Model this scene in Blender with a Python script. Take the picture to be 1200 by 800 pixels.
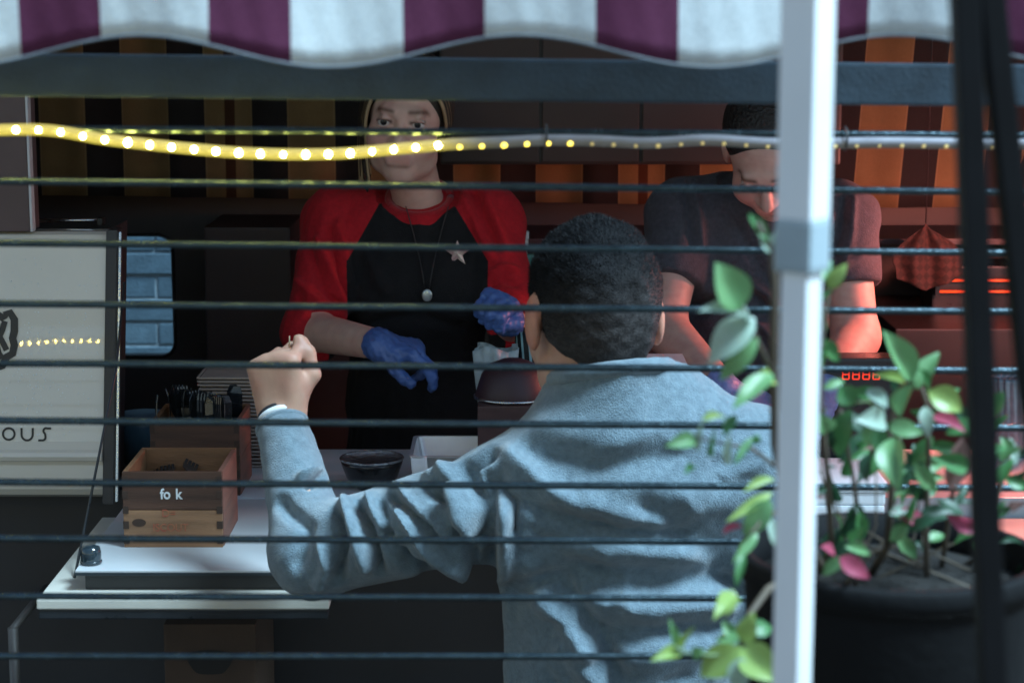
import bpy, bmesh, math, random
import numpy as np
from mathutils import Vector, Matrix

for _o in list(bpy.data.objects):
    bpy.data.objects.remove(_o)
SC = bpy.context.scene
COL = SC.collection
rng = random.Random(7)
nrng = np.random.default_rng(11)

# ------------------------------------------------------------------ camera
CAM_Z = 2.0
PITCH = math.radians(9.7)
LENS = 70.0
FPX = LENS / 36.0 * 1200.0
cam_d = bpy.data.cameras.new('camera')
cam_d.lens = LENS
cam_d.sensor_width = 36.0
cam_d.clip_start = 0.05
cam_d.clip_end = 4000
cam_d.dof.use_dof = True
cam_d.dof.focus_distance = 3.35
cam_d.dof.aperture_fstop = 7.0
cam = bpy.data.objects.new('camera', cam_d)
COL.objects.link(cam)
cam.location = (0, 0, CAM_Z)
cam.rotation_euler = (math.radians(90) - PITCH, 0, 0)
SC.camera = cam

# ------------------------------------------------------------------ sky and sun
SUN_EL, SUN_AZ = math.radians(57), math.radians(113)      # azimuth from +Y clockwise: from the right, behind the camera
w = bpy.data.worlds.new('World')
SC.world = w
w.use_nodes = True
nt = w.node_tree
sky = nt.nodes.new('ShaderNodeTexSky')
sky.sky_type = 'NISHITA'
sky.sun_disc = False
sky.sun_elevation = SUN_EL
sky.sun_rotation = SUN_AZ
sky.air_density = 1.6
sky.dust_density = 0.3
sky.ozone_density = 3.0
nt.links.new(sky.outputs[0], nt.nodes['Background'].inputs[0])
nt.nodes['Background'].inputs[1].default_value = 0.062
sun_d = bpy.data.lights.new('sun', 'SUN')
sun_d.energy = 4.2
sun_d.angle = math.radians(20)
sun_d.color = (0.58, 0.83, 1.0)
sun = bpy.data.objects.new('sun', sun_d)
COL.objects.link(sun)
_sd = Vector((math.sin(SUN_AZ) * math.cos(SUN_EL), math.cos(SUN_AZ) * math.cos(SUN_EL), math.sin(SUN_EL)))
sun.rotation_euler = _sd.to_track_quat('Z', 'Y').to_euler()
SC.view_settings.view_transform = 'Standard'
SC.view_settings.look = 'None'
SC.view_settings.exposure = 1.32
SC.view_settings.gamma = 1.0

# ------------------------------------------------------------------ pixel <-> place
_cp, _sp = math.cos(PITCH), math.sin(PITCH)
def P(px, py, Y):
    """the point on the upright plane y = Y seen at photo pixel (px, py)"""
    dx, dy = (px - 600) / FPX, (400 - py) / FPX
    v = np.array([dx, _cp + dy * _sp, -_sp + dy * _cp])
    return v * (Y / v[1]) + np.array([0, 0, CAM_Z])
def PZ(px, py, z):
    """the point on the level plane z seen at photo pixel (px, py)"""
    dx, dy = (px - 600) / FPX, (400 - py) / FPX
    v = np.array([dx, _cp + dy * _sp, -_sp + dy * _cp])
    return v * ((z - CAM_Z) / v[2]) + np.array([0, 0, CAM_Z])
def proj(V):
    V = np.asarray(V, float)
    x, y, z = V[..., 0], V[..., 1], V[..., 2] - CAM_Z
    f = y * _cp - z * _sp
    u = y * _sp + z * _cp
    return 600 + FPX * x / f, 400 - FPX * u / f

# ------------------------------------------------------------------ materials
MATS = {}
def mat(name, col, rough=0.6, metal=0.0, nscale=0, namt=0.0, bump=0.0, bscale=60, coat=0.0, emit=None, estr=0.0,
        spec=0.5, trans=0.0, sub=0.0, sheen=0.0, col2=None, attr=None, alpha=1.0, aniso=None):
    if name in MATS:
        return MATS[name]
    m = bpy.data.materials.new(name)
    m.use_nodes = True
    t = m.node_tree
    b = t.nodes['Principled BSDF']
    b.inputs['Base Color'].default_value = (*col, 1)
    b.inputs['Roughness'].default_value = rough
    b.inputs['Metallic'].default_value = metal
    b.inputs['Specular IOR Level'].default_value = spec
    b.inputs['Coat Weight'].default_value = coat
    b.inputs['Coat Roughness'].default_value = 0.06
    b.inputs['Transmission Weight'].default_value = trans
    b.inputs['Sheen Weight'].default_value = sheen
    b.inputs['Alpha'].default_value = alpha
    if sub:
        b.inputs['Subsurface Weight'].default_value = sub
        b.inputs['Subsurface Radius'].default_value = (0.02, 0.008, 0.004)
        b.inputs['Subsurface Scale'].default_value = 0.5
    if emit:
        b.inputs['Emission Color'].default_value = (*emit, 1)
        b.inputs['Emission Strength'].default_value = estr
    tc = t.nodes.new('ShaderNodeTexCoord')
    mp = t.nodes.new('ShaderNodeMapping')
    t.links.new(tc.outputs['Object'], mp.inputs['Vector'])
    if aniso:
        mp.inputs['Scale'].default_value = aniso
    src = None
    if nscale:
        n = t.nodes.new('ShaderNodeTexNoise')
        n.inputs['Scale'].default_value = nscale
        n.inputs['Detail'].default_value = 6
        t.links.new(mp.outputs[0], n.inputs['Vector'])
        r = t.nodes.new('ShaderNodeValToRGB')
        c2 = col2 or tuple(c * (1 - namt) for c in col)
        r.color_ramp.elements[0].position = 0.3
        r.color_ramp.elements[1].position = 0.7
        r.color_ramp.elements[0].color = (*c2, 1)
        r.color_ramp.elements[1].color = (*col, 1)
        t.links.new(n.outputs['Fac'], r.inputs[0])
        src = r.outputs[0]
        mr = t.nodes.new('ShaderNodeMapRange')
        mr.inputs['To Min'].default_value = max(0.02, rough - 0.12)
        mr.inputs['To Max'].default_value = min(1, rough + 0.12)
        t.links.new(n.outputs['Fac'], mr.inputs[0])
        t.links.new(mr.outputs[0], b.inputs['Roughness'])
    if attr:
        a = t.nodes.new('ShaderNodeAttribute')
        a.attribute_name = attr
        if src is None:
            src = a.outputs['Color']
        else:
            mx = t.nodes.new('ShaderNodeMix')
            mx.data_type = 'RGBA'
            mx.blend_type = 'MULTIPLY'
            mx.inputs[0].default_value = 1
            t.links.new(src, mx.inputs[6])
            t.links.new(a.outputs['Color'], mx.inputs[7])
            src = mx.outputs[2]
    if src is not None:
        t.links.new(src, b.inputs['Base Color'])
    if bump:
        n2 = t.nodes.new('ShaderNodeTexNoise')
        n2.inputs['Scale'].default_value = bscale
        n2.inputs['Detail'].default_value = 5
        t.links.new(mp.outputs[0], n2.inputs['Vector'])
        bp = t.nodes.new('ShaderNodeBump')
        bp.inputs['Strength'].default_value = bump
        bp.inputs['Distance'].default_value = 0.01
        t.links.new(n2.outputs['Fac'], bp.inputs['Height'])
        t.links.new(bp.outputs[0], b.inputs['Normal'])
    MATS[name] = m
    return m

# ------------------------------------------------------------------ objects
def tag(o, label=None, cat=None, group=None, kind=None):
    if label: o['label'] = label
    if cat: o['category'] = cat
    if group: o['group'] = group
    if kind: o['kind'] = kind
    return o
def thing(name, label, cat, loc, group=None):
    o = bpy.data.objects.new(name, None)
    o.empty_display_size = 0.05
    COL.objects.link(o)
    o.location = Vector([float(c) for c in loc])
    return tag(o, label, cat, group)
def wloc(o):
    v = Vector((0, 0, 0))
    while o is not None:
        v = v + o.location
        o = o.parent
    return v
def link(name, me, material, parent=None, smooth=False, loc=None):
    """mesh vertices are given in world coordinates; the object sits at loc (or its parent's place)"""
    o = bpy.data.objects.new(name, me)
    COL.objects.link(o)
    if material is not None:
        for m_ in (material if isinstance(material, (list, tuple)) else [material]):
            me.materials.append(m_)
    base = Vector((0, 0, 0))
    if parent is not None:
        o.parent = parent
        base = wloc(parent)
    if loc is not None:
        l = Vector([float(c) for c in loc])
        o.location = l - base
        base = l
    me.transform(Matrix.Translation(-base))
    if smooth:
        me.shade_smooth()
    return o
def from_bm(bm, name='m'):
    me = bpy.data.meshes.new(name)
    bm.normal_update()
    bm.to_mesh(me)
    bm.free()
    return me
def box_bm(bm, c, s, bev=0.0, rot=None):
    M = Matrix.Translation(Vector([float(v) for v in c]))
    if rot is not None:
        M = M @ rot.to_4x4()
    r = bmesh.ops.create_cube(bm, size=1, matrix=M @ Matrix.Diagonal((s[0], s[1], s[2], 1)))
    if bev:
        es = list({e for v in r['verts'] for e in v.link_edges})
        bmesh.ops.bevel(bm, geom=es, offset=bev, segments=2, affect='EDGES', profile=0.7)
    return bm
def box(name, c, s, m, parent=None, bev=0.002, rot=None, loc=None):
    bm = bmesh.new()
    box_bm(bm, c, s, bev, rot)
    return link(name, from_bm(bm, name), m, parent, loc=loc)
def box2(name, lo, hi, m, parent=None, bev=0.002, loc=None):
    lo, hi = np.array(lo, float), np.array(hi, float)
    return box(name, (lo + hi) / 2, hi - lo, m, parent, bev, None, loc)
def tube_me(pts, radii, seg=10, cap=True, square=False, name='tube'):
    pts = [Vector([float(c) for c in p]) for p in pts]
    if not hasattr(radii, '__len__'):
        radii = [radii] * len(pts)
    bm = bmesh.new()
    rings = []
    up = None
    for i, p in enumerate(pts):
        d = (pts[min(i + 1, len(pts) - 1)] - pts[max(i - 1, 0)]).normalized()
        if up is None:
            up = Vector((0, 0, 1)) if abs(d.z) < 0.9 else Vector((0, 1, 0))
        a = d.cross(up).normalized()
        b2 = a.cross(d).normalized()
        up = b2
        rings.append([bm.verts.new(p + (a * math.cos(2 * math.pi * k / seg) + b2 * math.sin(2 * math.pi * k / seg)) * radii[i]) for k in range(seg)])
    for i in range(len(rings) - 1):
        for k in range(seg):
            bm.faces.new((rings[i][k], rings[i][(k + 1) % seg], rings[i + 1][(k + 1) % seg], rings[i + 1][k]))
    if cap:
        bm.faces.new(rings[0][::-1])
        bm.faces.new(rings[-1])
    bmesh.ops.recalc_face_normals(bm, faces=bm.faces)
    return from_bm(bm, name)
def tube(name, pts, radii, m, parent=None, seg=10, loc=None, smooth=True):
    return link(name, tube_me(pts, radii, seg), m, parent, smooth, loc)
def lathe(name, prof, c, m, parent=None, seg=32, loc=None, smooth=True, sx=1, sy=1):
    bm = bmesh.new()
    rings = []
    for r, z in prof:
        rings.append([bm.verts.new((c[0] + sx * r * math.cos(2 * math.pi * k / seg), c[1] + sy * r * math.sin(2 * math.pi * k / seg), c[2] + z)) for k in range(seg)])
    for i in range(len(rings) - 1):
        for k in range(seg):
            bm.faces.new((rings[i][k], rings[i][(k + 1) % seg], rings[i + 1][(k + 1) % seg], rings[i + 1][k]))
    bm.faces.new(rings[0][::-1])
    bm.faces.new(rings[-1])
    bmesh.ops.recalc_face_normals(bm, faces=bm.faces)
    return link(name, from_bm(bm, name), m, parent, smooth, loc)
def sheet(name, fn, nu, nv, m, parent=None, thick=0.0, smooth=True, attr=None, loc=None):
    """grid surface fn(u,v)->xyz with real thickness"""
    vs, at = [], []
    for j in range(nv + 1):
        for i in range(nu + 1):
            u, v = i / nu, j / nv
            vs.append(tuple(float(c) for c in fn(u, v)))
            if attr: at.append(float(attr(u, v)))
    fs = [(j * (nu + 1) + i, j * (nu + 1) + i + 1, (j + 1) * (nu + 1) + i + 1, (j + 1) * (nu + 1) + i) for j in range(nv) for i in range(nu)]
    me = bpy.data.meshes.new(name)
    me.from_pydata(vs, [], fs)
    if attr:
        a = me.attributes.new('u', 'FLOAT', 'POINT')
        a.data.foreach_set('value', at)
    o = link(name, me, m, parent, smooth, loc)
    if thick:
        s = o.modifiers.new('thick', 'SOLIDIFY')
        s.thickness = thick
        s.offset = 0
    return o
def text_me(s, size, extrude=0.0006, offset=0.0, name='text', italic=0):
    cu = bpy.data.curves.new(name, 'FONT')
    cu.body = s
    cu.size = size
    cu.extrude = extrude
    cu.offset = offset
    cu.shear = italic
    cu.align_x = 'CENTER'
    to = bpy.data.objects.new('tmp', cu)
    COL.objects.link(to)
    dg = bpy.context.evaluated_depsgraph_get()
    me = bpy.data.meshes.new_from_object(to.evaluated_get(dg))
    bpy.data.objects.remove(to)
    return me

# ------------------------------------------------------------------ implicit surfaces for bodies and cloth
class Field:
    def __init__(s, lo, hi, h):
        s.lo = np.array(lo, float)
        s.h = h
        n = np.ceil((np.array(hi) - s.lo) / h).astype(int) + 1
        s.ax = [s.lo[i] + h * np.arange(n[i]) for i in range(3)]
        s.d = np.full(n, 1.0, np.float32)
    def _slice(s, lo, hi):
        r = []
        for i in range(3):
            a = int(max(0, math.floor((lo[i] - s.lo[i]) / s.h)))
            b = int(min(s.d.shape[i], math.ceil((hi[i] - s.lo[i]) / s.h) + 1))
            if b <= a: return None
            r.append(slice(a, b))
        return tuple(r)
    def _grid(s, sl):
        X = s.ax[0][sl[0]][:, None, None]
        Y = s.ax[1][sl[1]][None, :, None]
        Z = s.ax[2][sl[2]][None, None, :]
        return X, Y, Z
    def apply(s, prim, k=0.01, infl=0.0, sub=False):
        lo, hi, fn = prim
        pad = k + infl + 3 * s.h
        sl = s._slice(lo - pad, hi + pad)
        if sl is None: return
        v = fn(*s._grid(sl)).astype(np.float32) - infl
        a = s.d[sl]
        if sub:
            v = -v
            hh = np.clip(0.5 - 0.5 * (a - v) / k, 0, 1)
            s.d[sl] = a * (1 - hh) + v * hh + k * hh * (1 - hh)
        else:
            hh = np.clip(0.5 + 0.5 * (a - v) / k, 0, 1)
            s.d[sl] = a * (1 - hh) + v * hh - k * hh * (1 - hh)
    def cut(s, p, n):
        """remove what lies on the +n side of the plane through p"""
        n = np.array(n, float)
        n /= np.linalg.norm(n)
        X, Y, Z = s._grid((slice(None),) * 3)
        s.d = np.maximum(s.d, ((X - p[0]) * n[0] + (Y - p[1]) * n[1] + (Z - p[2]) * n[2]).astype(np.float32))
    def cut_local(s, p, n, rad):
        """the same, only within rad of p"""
        n = np.array(n, float)
        n /= np.linalg.norm(n)
        p = np.array(p, float)
        sl = s._slice(p - rad, p + rad)
        X, Y, Z = s._grid(sl)
        r2 = (X - p[0]) ** 2 + (Y - p[1]) ** 2 + (Z - p[2]) ** 2
        v = ((X - p[0]) * n[0] + (Y - p[1]) * n[1] + (Z - p[2]) * n[2]).astype(np.float32)
        s.d[sl] = np.where(r2 < rad * rad, np.maximum(s.d[sl], v), s.d[sl])
    def mesh(s, name, smooth=2):
        d = np.pad(s.d, 1, constant_values=1.0)
        ins = d < 0
        c = ins[:-1, :-1, :-1].astype(np.int8)
        for ox in (0, 1):
            for oy in (0, 1):
                for oz in (0, 1):
                    if ox + oy + oz:
                        c = c + ins[ox:ins.shape[0] - 1 + ox, oy:ins.shape[1] - 1 + oy, oz:ins.shape[2] - 1 + oz]
        I, J, K = np.nonzero((c > 0) & (c < 8))
        idx = np.full(c.shape, -1, np.int32)
        idx[I, J, K] = np.arange(len(I))
        acc = np.zeros((len(I), 3)); cnt = np.zeros(len(I))
        cor = [(x, y, z) for x in (0, 1) for y in (0, 1) for z in (0, 1)]
        for a in cor:
            for ax in range(3):
                if a[ax]: continue
                b = list(a); b[ax] = 1
                da = d[I + a[0], J + a[1], K + a[2]]
                db = d[I + b[0], J + b[1], K + b[2]]
                mk = (da < 0) != (db < 0)
                t = np.where(mk, da / np.where(mk, da - db, 1), 0)
                for q in range(3):
                    acc[:, q] += np.where(mk, a[q] + (t if q == ax else 0), 0)
                cnt += mk
        V = (np.stack([I, J, K], 1) + acc / cnt[:, None] - 1) * s.h + s.lo
        F = []
        for ax in range(3):
            u, v = (ax + 1) % 3, (ax + 2) % 3
            sa = [slice(1, -1)] * 3; sb = [slice(1, -1)] * 3
            sa[ax] = slice(0, -1); sb[ax] = slice(1, None)
            A, B = ins[tuple(sa)], ins[tuple(sb)]
            for flip in (0, 1):
                e = np.nonzero((A & ~B) if not flip else (~A & B))
                e = [np.array(x) for x in e]
                for q in range(3):
                    if q != ax: e[q] = e[q] + 1
                def cell(du, dv):
                    x = [e[0], e[1], e[2]]
                    x[u] = x[u] - du; x[v] = x[v] - dv
                    return idx[x[0], x[1], x[2]]
                q4 = [cell(1, 1), cell(0, 1), cell(0, 0), cell(1, 0)]
                if flip: q4 = q4[::-1]
                F.append(np.stack(q4, 1))
        F = np.concatenate(F)
        F = F[(F >= 0).all(1)]
        for _ in range(smooth):
            S = np.zeros_like(V); N = np.zeros(len(V))
            for a, b in ((0, 1), (1, 2), (2, 3), (3, 0)):
                np.add.at(S, F[:, a], V[F[:, b]]); np.add.at(S, F[:, b], V[F[:, a]])
                np.add.at(N, F[:, a], 1); np.add.at(N, F[:, b], 1)
            V = 0.5 * V + 0.5 * S / np.maximum(N, 1)[:, None]
        return V, F
def np_mesh(name, V, F, cols=None):
    me = bpy.data.meshes.new(name)
    me.vertices.add(len(V))
    me.vertices.foreach_set('co', np.asarray(V, np.float32).ravel())
    me.loops.add(F.size)
    me.loops.foreach_set('vertex_index', F.astype(np.int32).ravel())
    me.polygons.add(len(F))
    me.polygons.foreach_set('loop_start', np.arange(0, F.size, F.shape[1], dtype=np.int32))
    me.update(calc_edges=True)
    if cols is not None:
        a = me.color_attributes.new('tint', 'FLOAT_COLOR', 'POINT')
        c4 = np.ones((len(V), 4), np.float32)
        c4[:, :3] = cols
        a.data.foreach_set('color', c4.ravel())
    return me
def blotch(V, amp=.10, seed=1):
    """uneven skin tone"""
    r = np.random.default_rng(seed)
    o = np.zeros(len(V))
    for i in range(14):
        o += np.sin(V @ (r.normal(size=3) * (40 + 22 * i)) + r.uniform(0, 6.28)) / (1 + .25 * i)
    o = np.clip(o / 3.2, -1, 1)
    return 1 + amp * o[:, None] * np.array([.35, 1.0, .9])
def vnormals(V, F):
    n = np.cross(V[F[:, 2]] - V[F[:, 0]], V[F[:, 3 % F.shape[1]]] - V[F[:, 1]])
    N = np.zeros_like(V)
    for k in range(F.shape[1]):
        np.add.at(N, F[:, k], n)
    return N / np.maximum(np.linalg.norm(N, axis=1), 1e-9)[:, None]
def cone(a, b, ra, rb):
    a, b = np.array(a, float), np.array(b, float)
    ba = b - a
    L2 = max(float(ba @ ba), 1e-9)
    m = max(ra, rb)
    def fn(X, Y, Z):
        px, py, pz = X - a[0], Y - a[1], Z - a[2]
        t = np.clip((px * ba[0] + py * ba[1] + pz * ba[2]) / L2, 0, 1)
        return np.sqrt((px - ba[0] * t) ** 2 + (py - ba[1] * t) ** 2 + (pz - ba[2] * t) ** 2) - (ra + (rb - ra) * t)
    return np.minimum(a, b) - m, np.maximum(a, b) + m, fn
def ell(c, r, R=None):
    c, r = np.array(c, float), np.array(r, float)
    R = np.eye(3) if R is None else R           # columns: local axes in world
    m = float(r.max())
    def fn(X, Y, Z):
        px, py, pz = X - c[0], Y - c[1], Z - c[2]
        q = [px * R[0, i] + py * R[1, i] + pz * R[2, i] for i in range(3)]
        k0 = np.maximum(np.sqrt(sum((q[i] / r[i]) ** 2 for i in range(3))), 1e-4)
        k1 = np.sqrt(sum((q[i] / r[i] ** 2) ** 2 for i in range(3)))
        return k0 * (k0 - 1) / np.maximum(k1, 1e-6)
    return c - m, c + m, fn
def rotm(yaw=0, pitch=0, roll=0, back=False):
    """columns = local x (right), y (face direction), z (up); default face direction -Y (towards camera)"""
    M = Matrix.Rotation(math.radians(yaw) + (0 if back else math.pi), 3, 'Z') @ Matrix.Rotation(math.radians(pitch), 3, 'X') @ Matrix.Rotation(math.radians(roll), 3, 'Y')
    return np.array(M)
def unit(v):
    v = np.array(v, float)
    return v / np.linalg.norm(v)

def head_prims(c, R, s=1.0, jaw=1.0, ear=1.0):
    L = lambda p: np.array(c) + R @ (np.array(p) * s)
    E = lambda p, r: ell(L(p), np.array(r) * s, R)
    C = lambda a, b, ra, rb: cone(L(a), L(b), ra * s, rb * s)
    add = [(E((0, -.014, .038), (.075, .095, .083)), .01), (E((0, .026, -.03), (.061 * jaw, .064, .085)), .03),
           (E((0, .055, -.098), (.022, .02, .018)), .03), (E((.043, .012, -.072), (.02, .03, .025)), .03), (E((-.043, .012, -.072), (.02, .03, .025)), .03),
           (E((.04, .058, -.032), (.024, .022, .024)), .03), (E((-.04, .058, -.032), (.024, .022, .024)), .03),
           (C((-.032, .083, .024), (.032, .083, .024), .009, .009), .02),
           (C((0, .088, .012), (0, .107, -.028), .007, .0115), .014), (E((.012, .096, -.031), (.009, .010, .008)), .008), (E((-.012, .096, -.031), (.009, .010, .008)), .008),
           (C((-.02, .083, -.06), (.02, .083, -.06), .006, .006), .01), (C((-.017, .083, -.07), (.017, .083, -.07), .008, .008), .008),
           (E((.072 + .007 * ear, -.012, -.002), (.009 * ear, .021 * ear, .034 * ear)), .012), (E((-.072 - .007 * ear, -.012, -.002), (.009 * ear, .021 * ear, .034 * ear)), .012)]
    sub = [(E((.032, .1, .003), (.017, .018, .012)), .012), (E((-.032, .1, .003), (.017, .018, .012)), .012),
           (C((-.018, .097, -.0645), (.018, .097, -.0645), .0022, .0022), .004)]
    lids = [(C((.018, .0865, .006), (.032, .0915, .0125), .0035, .0042), .004), (C((.032, .0915, .0125), (.047, .082, .005), .0042, .003), .004),
            (C((-.018, .0865, .006), (-.032, .0915, .0125), .0035, .0042), .004), (C((-.032, .0915, .0125), (-.047, .082, .005), .0042, .003), .004),
            (C((.018, .087, -.005), (.046, .083, -.005), .003, .003), .004), (C((-.018, .087, -.005), (-.046, .083, -.005), .003, .003), .004)]
    return add, sub, lids, L
def hand_prims(wr, f, n, thumb_side, curls, thumb, s=1.0, spread=0.0):
    """wr wrist, f towards the fingers, n out of the back of the hand; curls: four (a,b,c) in degrees; thumb: two local points (side,f,n)"""
    f = unit(f); n = unit(np.array(n) - f * (np.array(n) @ f))
    sd = unit(np.cross(f, n)) * thumb_side
    if np.dot(np.cross(f, n), sd) * thumb_side < 0: sd = -sd
    L = lambda a, b, c: np.array(wr) + (sd * a + f * b + n * c) * s
    out = []
    offs = [.031, .0105, -.0105, -.030]
    klen = [.086, .09, .086, .078]
    ln = [(.042, .026, .021), (.046, .029, .022), (.042, .027, .022), (.034, .02, .019)]
    for i in range(4):
        out.append((cone(L(offs[i] * .62, .0, -.002), L(offs[i], klen[i], .002), .0155 * s, .0125 * s), .016))
    out.append((cone(L(.02, .012, -.01), L(.034, .05, -.014), .017 * s, .013 * s), .014))
    for i in range(4):
        p = L(offs[i], klen[i], .001)
        a = 0
        rr = [.0105, .0095, .0086, .0072]
        if i == 3: rr = [.0092, .0085, .0076, .0065]
        fo = unit(f + sd * spread * (1.2 - i * .8))
        for q in range(3):
            a += math.radians(curls[i][q])
            dv = fo * math.cos(a) - n * math.sin(a)
            p2 = p + dv * ln[i][q] * s
            out.append((cone(p, p2, rr[q] * s, rr[q + 1] * s), .004))
            p = p2
    tb = [L(.026, .03, -.008)] + [L(*q) for q in thumb]
    tr = [.0145, .0125, .0105, .0085]
    for q in range(len(tb) - 1):
        out.append((cone(tb[q], tb[q + 1], tr[q] * s, tr[q + 1] * s), .006))
    return out
def bbox(prims, pad=.02):
    return np.min([p[0][0] for p in prims], 0) - pad, np.max([p[0][1] for p in prims], 0) + pad
def build(prims, h, subs=(), late=(), cuts=(), lcuts=(), infl=0.0, smooth=2, lo=None, hi=None):
    a, b = bbox(prims)
    F = Field(a if lo is None else lo, b if hi is None else hi, h)
    for p, k in prims: F.apply(p, k, infl)
    for p, k in subs: F.apply(p, k, 0, True)
    for p, k in late: F.apply(p, k)
    for p, n in cuts: F.cut(p, n)
    for p, n, r in lcuts: F.cut_local(p, n, r)
    return F.mesh('x', smooth)
def seg_dist(px, py, pts):
    d = np.full(px.shape, 1e9)
    for (ax, ay), (bx, by) in zip(pts[:-1], pts[1:]):
        l2 = (bx - ax) ** 2 + (by - ay) ** 2
        t = np.clip(((px - ax) * (bx - ax) + (py - ay) * (by - ay)) / l2, 0, 1)
        d = np.minimum(d, np.hypot(px - ax - t * (bx - ax), py - ay - t * (by - ay)))
    return d
def folds(V, F, lst, face=-0.15):
    """cloth folds: ridges (+) and creases (-) along lines on the side turned to the street"""
    N = vnormals(V, F)
    px, py = proj(V)
    out = np.zeros(len(V))
    wt = np.clip((-N[:, 1] - .02) / .45, 0, 1)
    for pts, wd, amp in lst:
        d = seg_dist(px, py, pts)
        out += amp * np.exp(-(d / wd) ** 2)
    out = np.clip(out * wt, -.030, .024)
    V = V + N * out[:, None]
    for _ in range(2):
        S = np.zeros_like(V); C_ = np.zeros(len(V))
        for a, b in ((0, 1), (1, 2), (2, 3), (3, 0)):
            np.add.at(S, F[:, a], V[F[:, b]]); np.add.at(S, F[:, b], V[F[:, a]])
            np.add.at(C_, F[:, a], 1); np.add.at(C_, F[:, b], 1)
        V = .6 * V + .4 * S / np.maximum(C_, 1)[:, None]
    return V
def wob(V, F, amp, sc, seed=0):
    """soft cloth unevenness"""
    N = vnormals(V, F)
    r = np.random.default_rng(seed)
    out = np.zeros(len(V))
    for i in range(9):
        k = r.normal(size=3) * sc * (1 + i * .35)
        out += np.sin(V @ k + r.uniform(0, 6.28)) / (1 + i * .35)
    return V + N * (out * amp)[:, None]

# ================================================================== the setting
def ground_mat():
    return mat('asphalt', (0.05, 0.052, 0.056), .8, nscale=3, namt=.4, bump=.5, bscale=220)
me = bpy.data.meshes.new('ground')
me.from_pydata([(-300, -300, 0), (300, -300, 0), (300, 300, 0), (-300, 300, 0)], [], [(0, 1, 2, 3)])
tag(link('ground', me, ground_mat()), kind='structure')
DECK = 0.85
deck = box2('deck', (-2.6, -2.6, 0.0), (2.6, 2.12, DECK), mat('deck_wood', (0.09, 0.065, 0.05), .75, nscale=8, namt=.5, bump=.3, bscale=40, aniso=(1, .1, 1)))
tag(deck, kind='structure')

# ------------------------------------------------------------------ brick wall beyond the truck
WY = 6.4
bw = thing('brick_wall', 'blue grey brick wall seen through the small rounded truck window', 'wall', (-1.0, WY + .12, 0))
box2('wall_core', (-5, WY - .0065, 0), (5, WY + .24, 4.4), mat('mortar', (0.34, 0.40, 0.43), .9, nscale=9, namt=.3, bump=.4, bscale=120), bw, bev=0)
bmats = [mat('brick_a', (0.125, 0.185, 0.225), .8, nscale=22, namt=.35, bump=.2, bscale=120), mat('brick_b', (0.10, 0.155, 0.195), .8, nscale=22, namt=.35, bump=.2, bscale=120),
         mat('brick_c', (0.15, 0.21, 0.245), .8, nscale=22, namt=.35, bump=.2, bscale=120)]
bb = bmesh.new(); box_bm(bb, (0, 0, 0), (.215, .03, .0655), .003)
brick_me = [from_bm(bb, 'brick')]
for _ in range(2): brick_me.append(brick_me[0].copy())
for q in range(3): brick_me[q].materials.append(bmats[q])
x184 = P(184, 335, WY)[0]
z0 = P(170, 349.5, WY)[2]
for r_ in range(-7, 11):
    for c_ in range(-3, 5):
        o = bpy.data.objects.new('brick', rng.choice(brick_me))
        COL.objects.link(o)
        o.parent = bw
        xx = x184 + .1125 + c_ * .225 + (0 if r_ % 2 == 0 else .1125)
        o.location = Vector((xx, WY + .004 + rng.uniform(-.003, .003), z0 + r_ * .0766 + .038)) - bw.location

# ------------------------------------------------------------------ food truck
CREAM = mat('cream_paint', (0.74, 0.70, 0.60), .5, nscale=2.5, namt=.10, coat=.9)
CREAM.node_tree.nodes['Principled BSDF'].inputs['Coat Roughness'].default_value = .02
DARK = mat('dark_panel', (0.06, 0.056, 0.06), .5, nscale=5, namt=.35, bump=.05, bscale=60)
PLUM = mat('plum_panel', (0.13, 0.085, 0.088), .5, nscale=4, namt=.35)
RUBBER = mat('rubber_seal', (0.025, 0.025, 0.028), .45, nscale=30, namt=.3)
STEEL = mat('brushed_steel', (0.55, 0.58, 0.6), .28, 1.0, nscale=60, namt=.2, aniso=(1, 20, 1))
BLACKM = mat('black_steel', (0.028, 0.034, 0.040), .30, .2, nscale=25, namt=.35, bump=.04, bscale=300)
CNT_Z = 1.155
truck = thing('food_truck', 'cream food truck with open serving hatch, striped curtain and fold-out shelf', 'food truck', (0, 4.0, 0))
def extrude_x(name, prof, x0, x1, m, parent, smooth=False):
    bm = bmesh.new()
    A = [bm.verts.new((x0, y, z)) for y, z in prof]
    B = [bm.verts.new((x1, y, z)) for y, z in prof]
    n = len(prof)
    for i in range(n):
        bm.faces.new((A[i], A[(i + 1) % n], B[(i + 1) % n], B[i]))
    bm.faces.new(A[::-1]); bm.faces.new(B)
    bmesh.ops.recalc_face_normals(bm, faces=bm.faces)
    return link(name, from_bm(bm, name), m, parent, smooth)
XP = P(122, 440, 3.39)[0]
def sideY(z): return 3.34 + (z - 1.155) * .243
prof = [(3.53, 1.60), (3.47, 1.602), (3.455, 1.598), (3.4445, 1.588)]
for z in np.linspace(1.565, 1.25, 10): prof.append((sideY(z), z))
prof += [(3.352, 1.238), (3.3445, 1.234), (3.3415, 1.2275), (3.3445, 1.220), (3.352, 1.217), (3.354, 1.21), (3.352, 1.185), (3.354, 1.168), (3.362, 1.156), (3.38, 1.148), (3.44, 1.146), (3.53, 1.146)]
panel = extrude_x('body_panel', prof, -2.3, XP, CREAM, truck)
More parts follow.
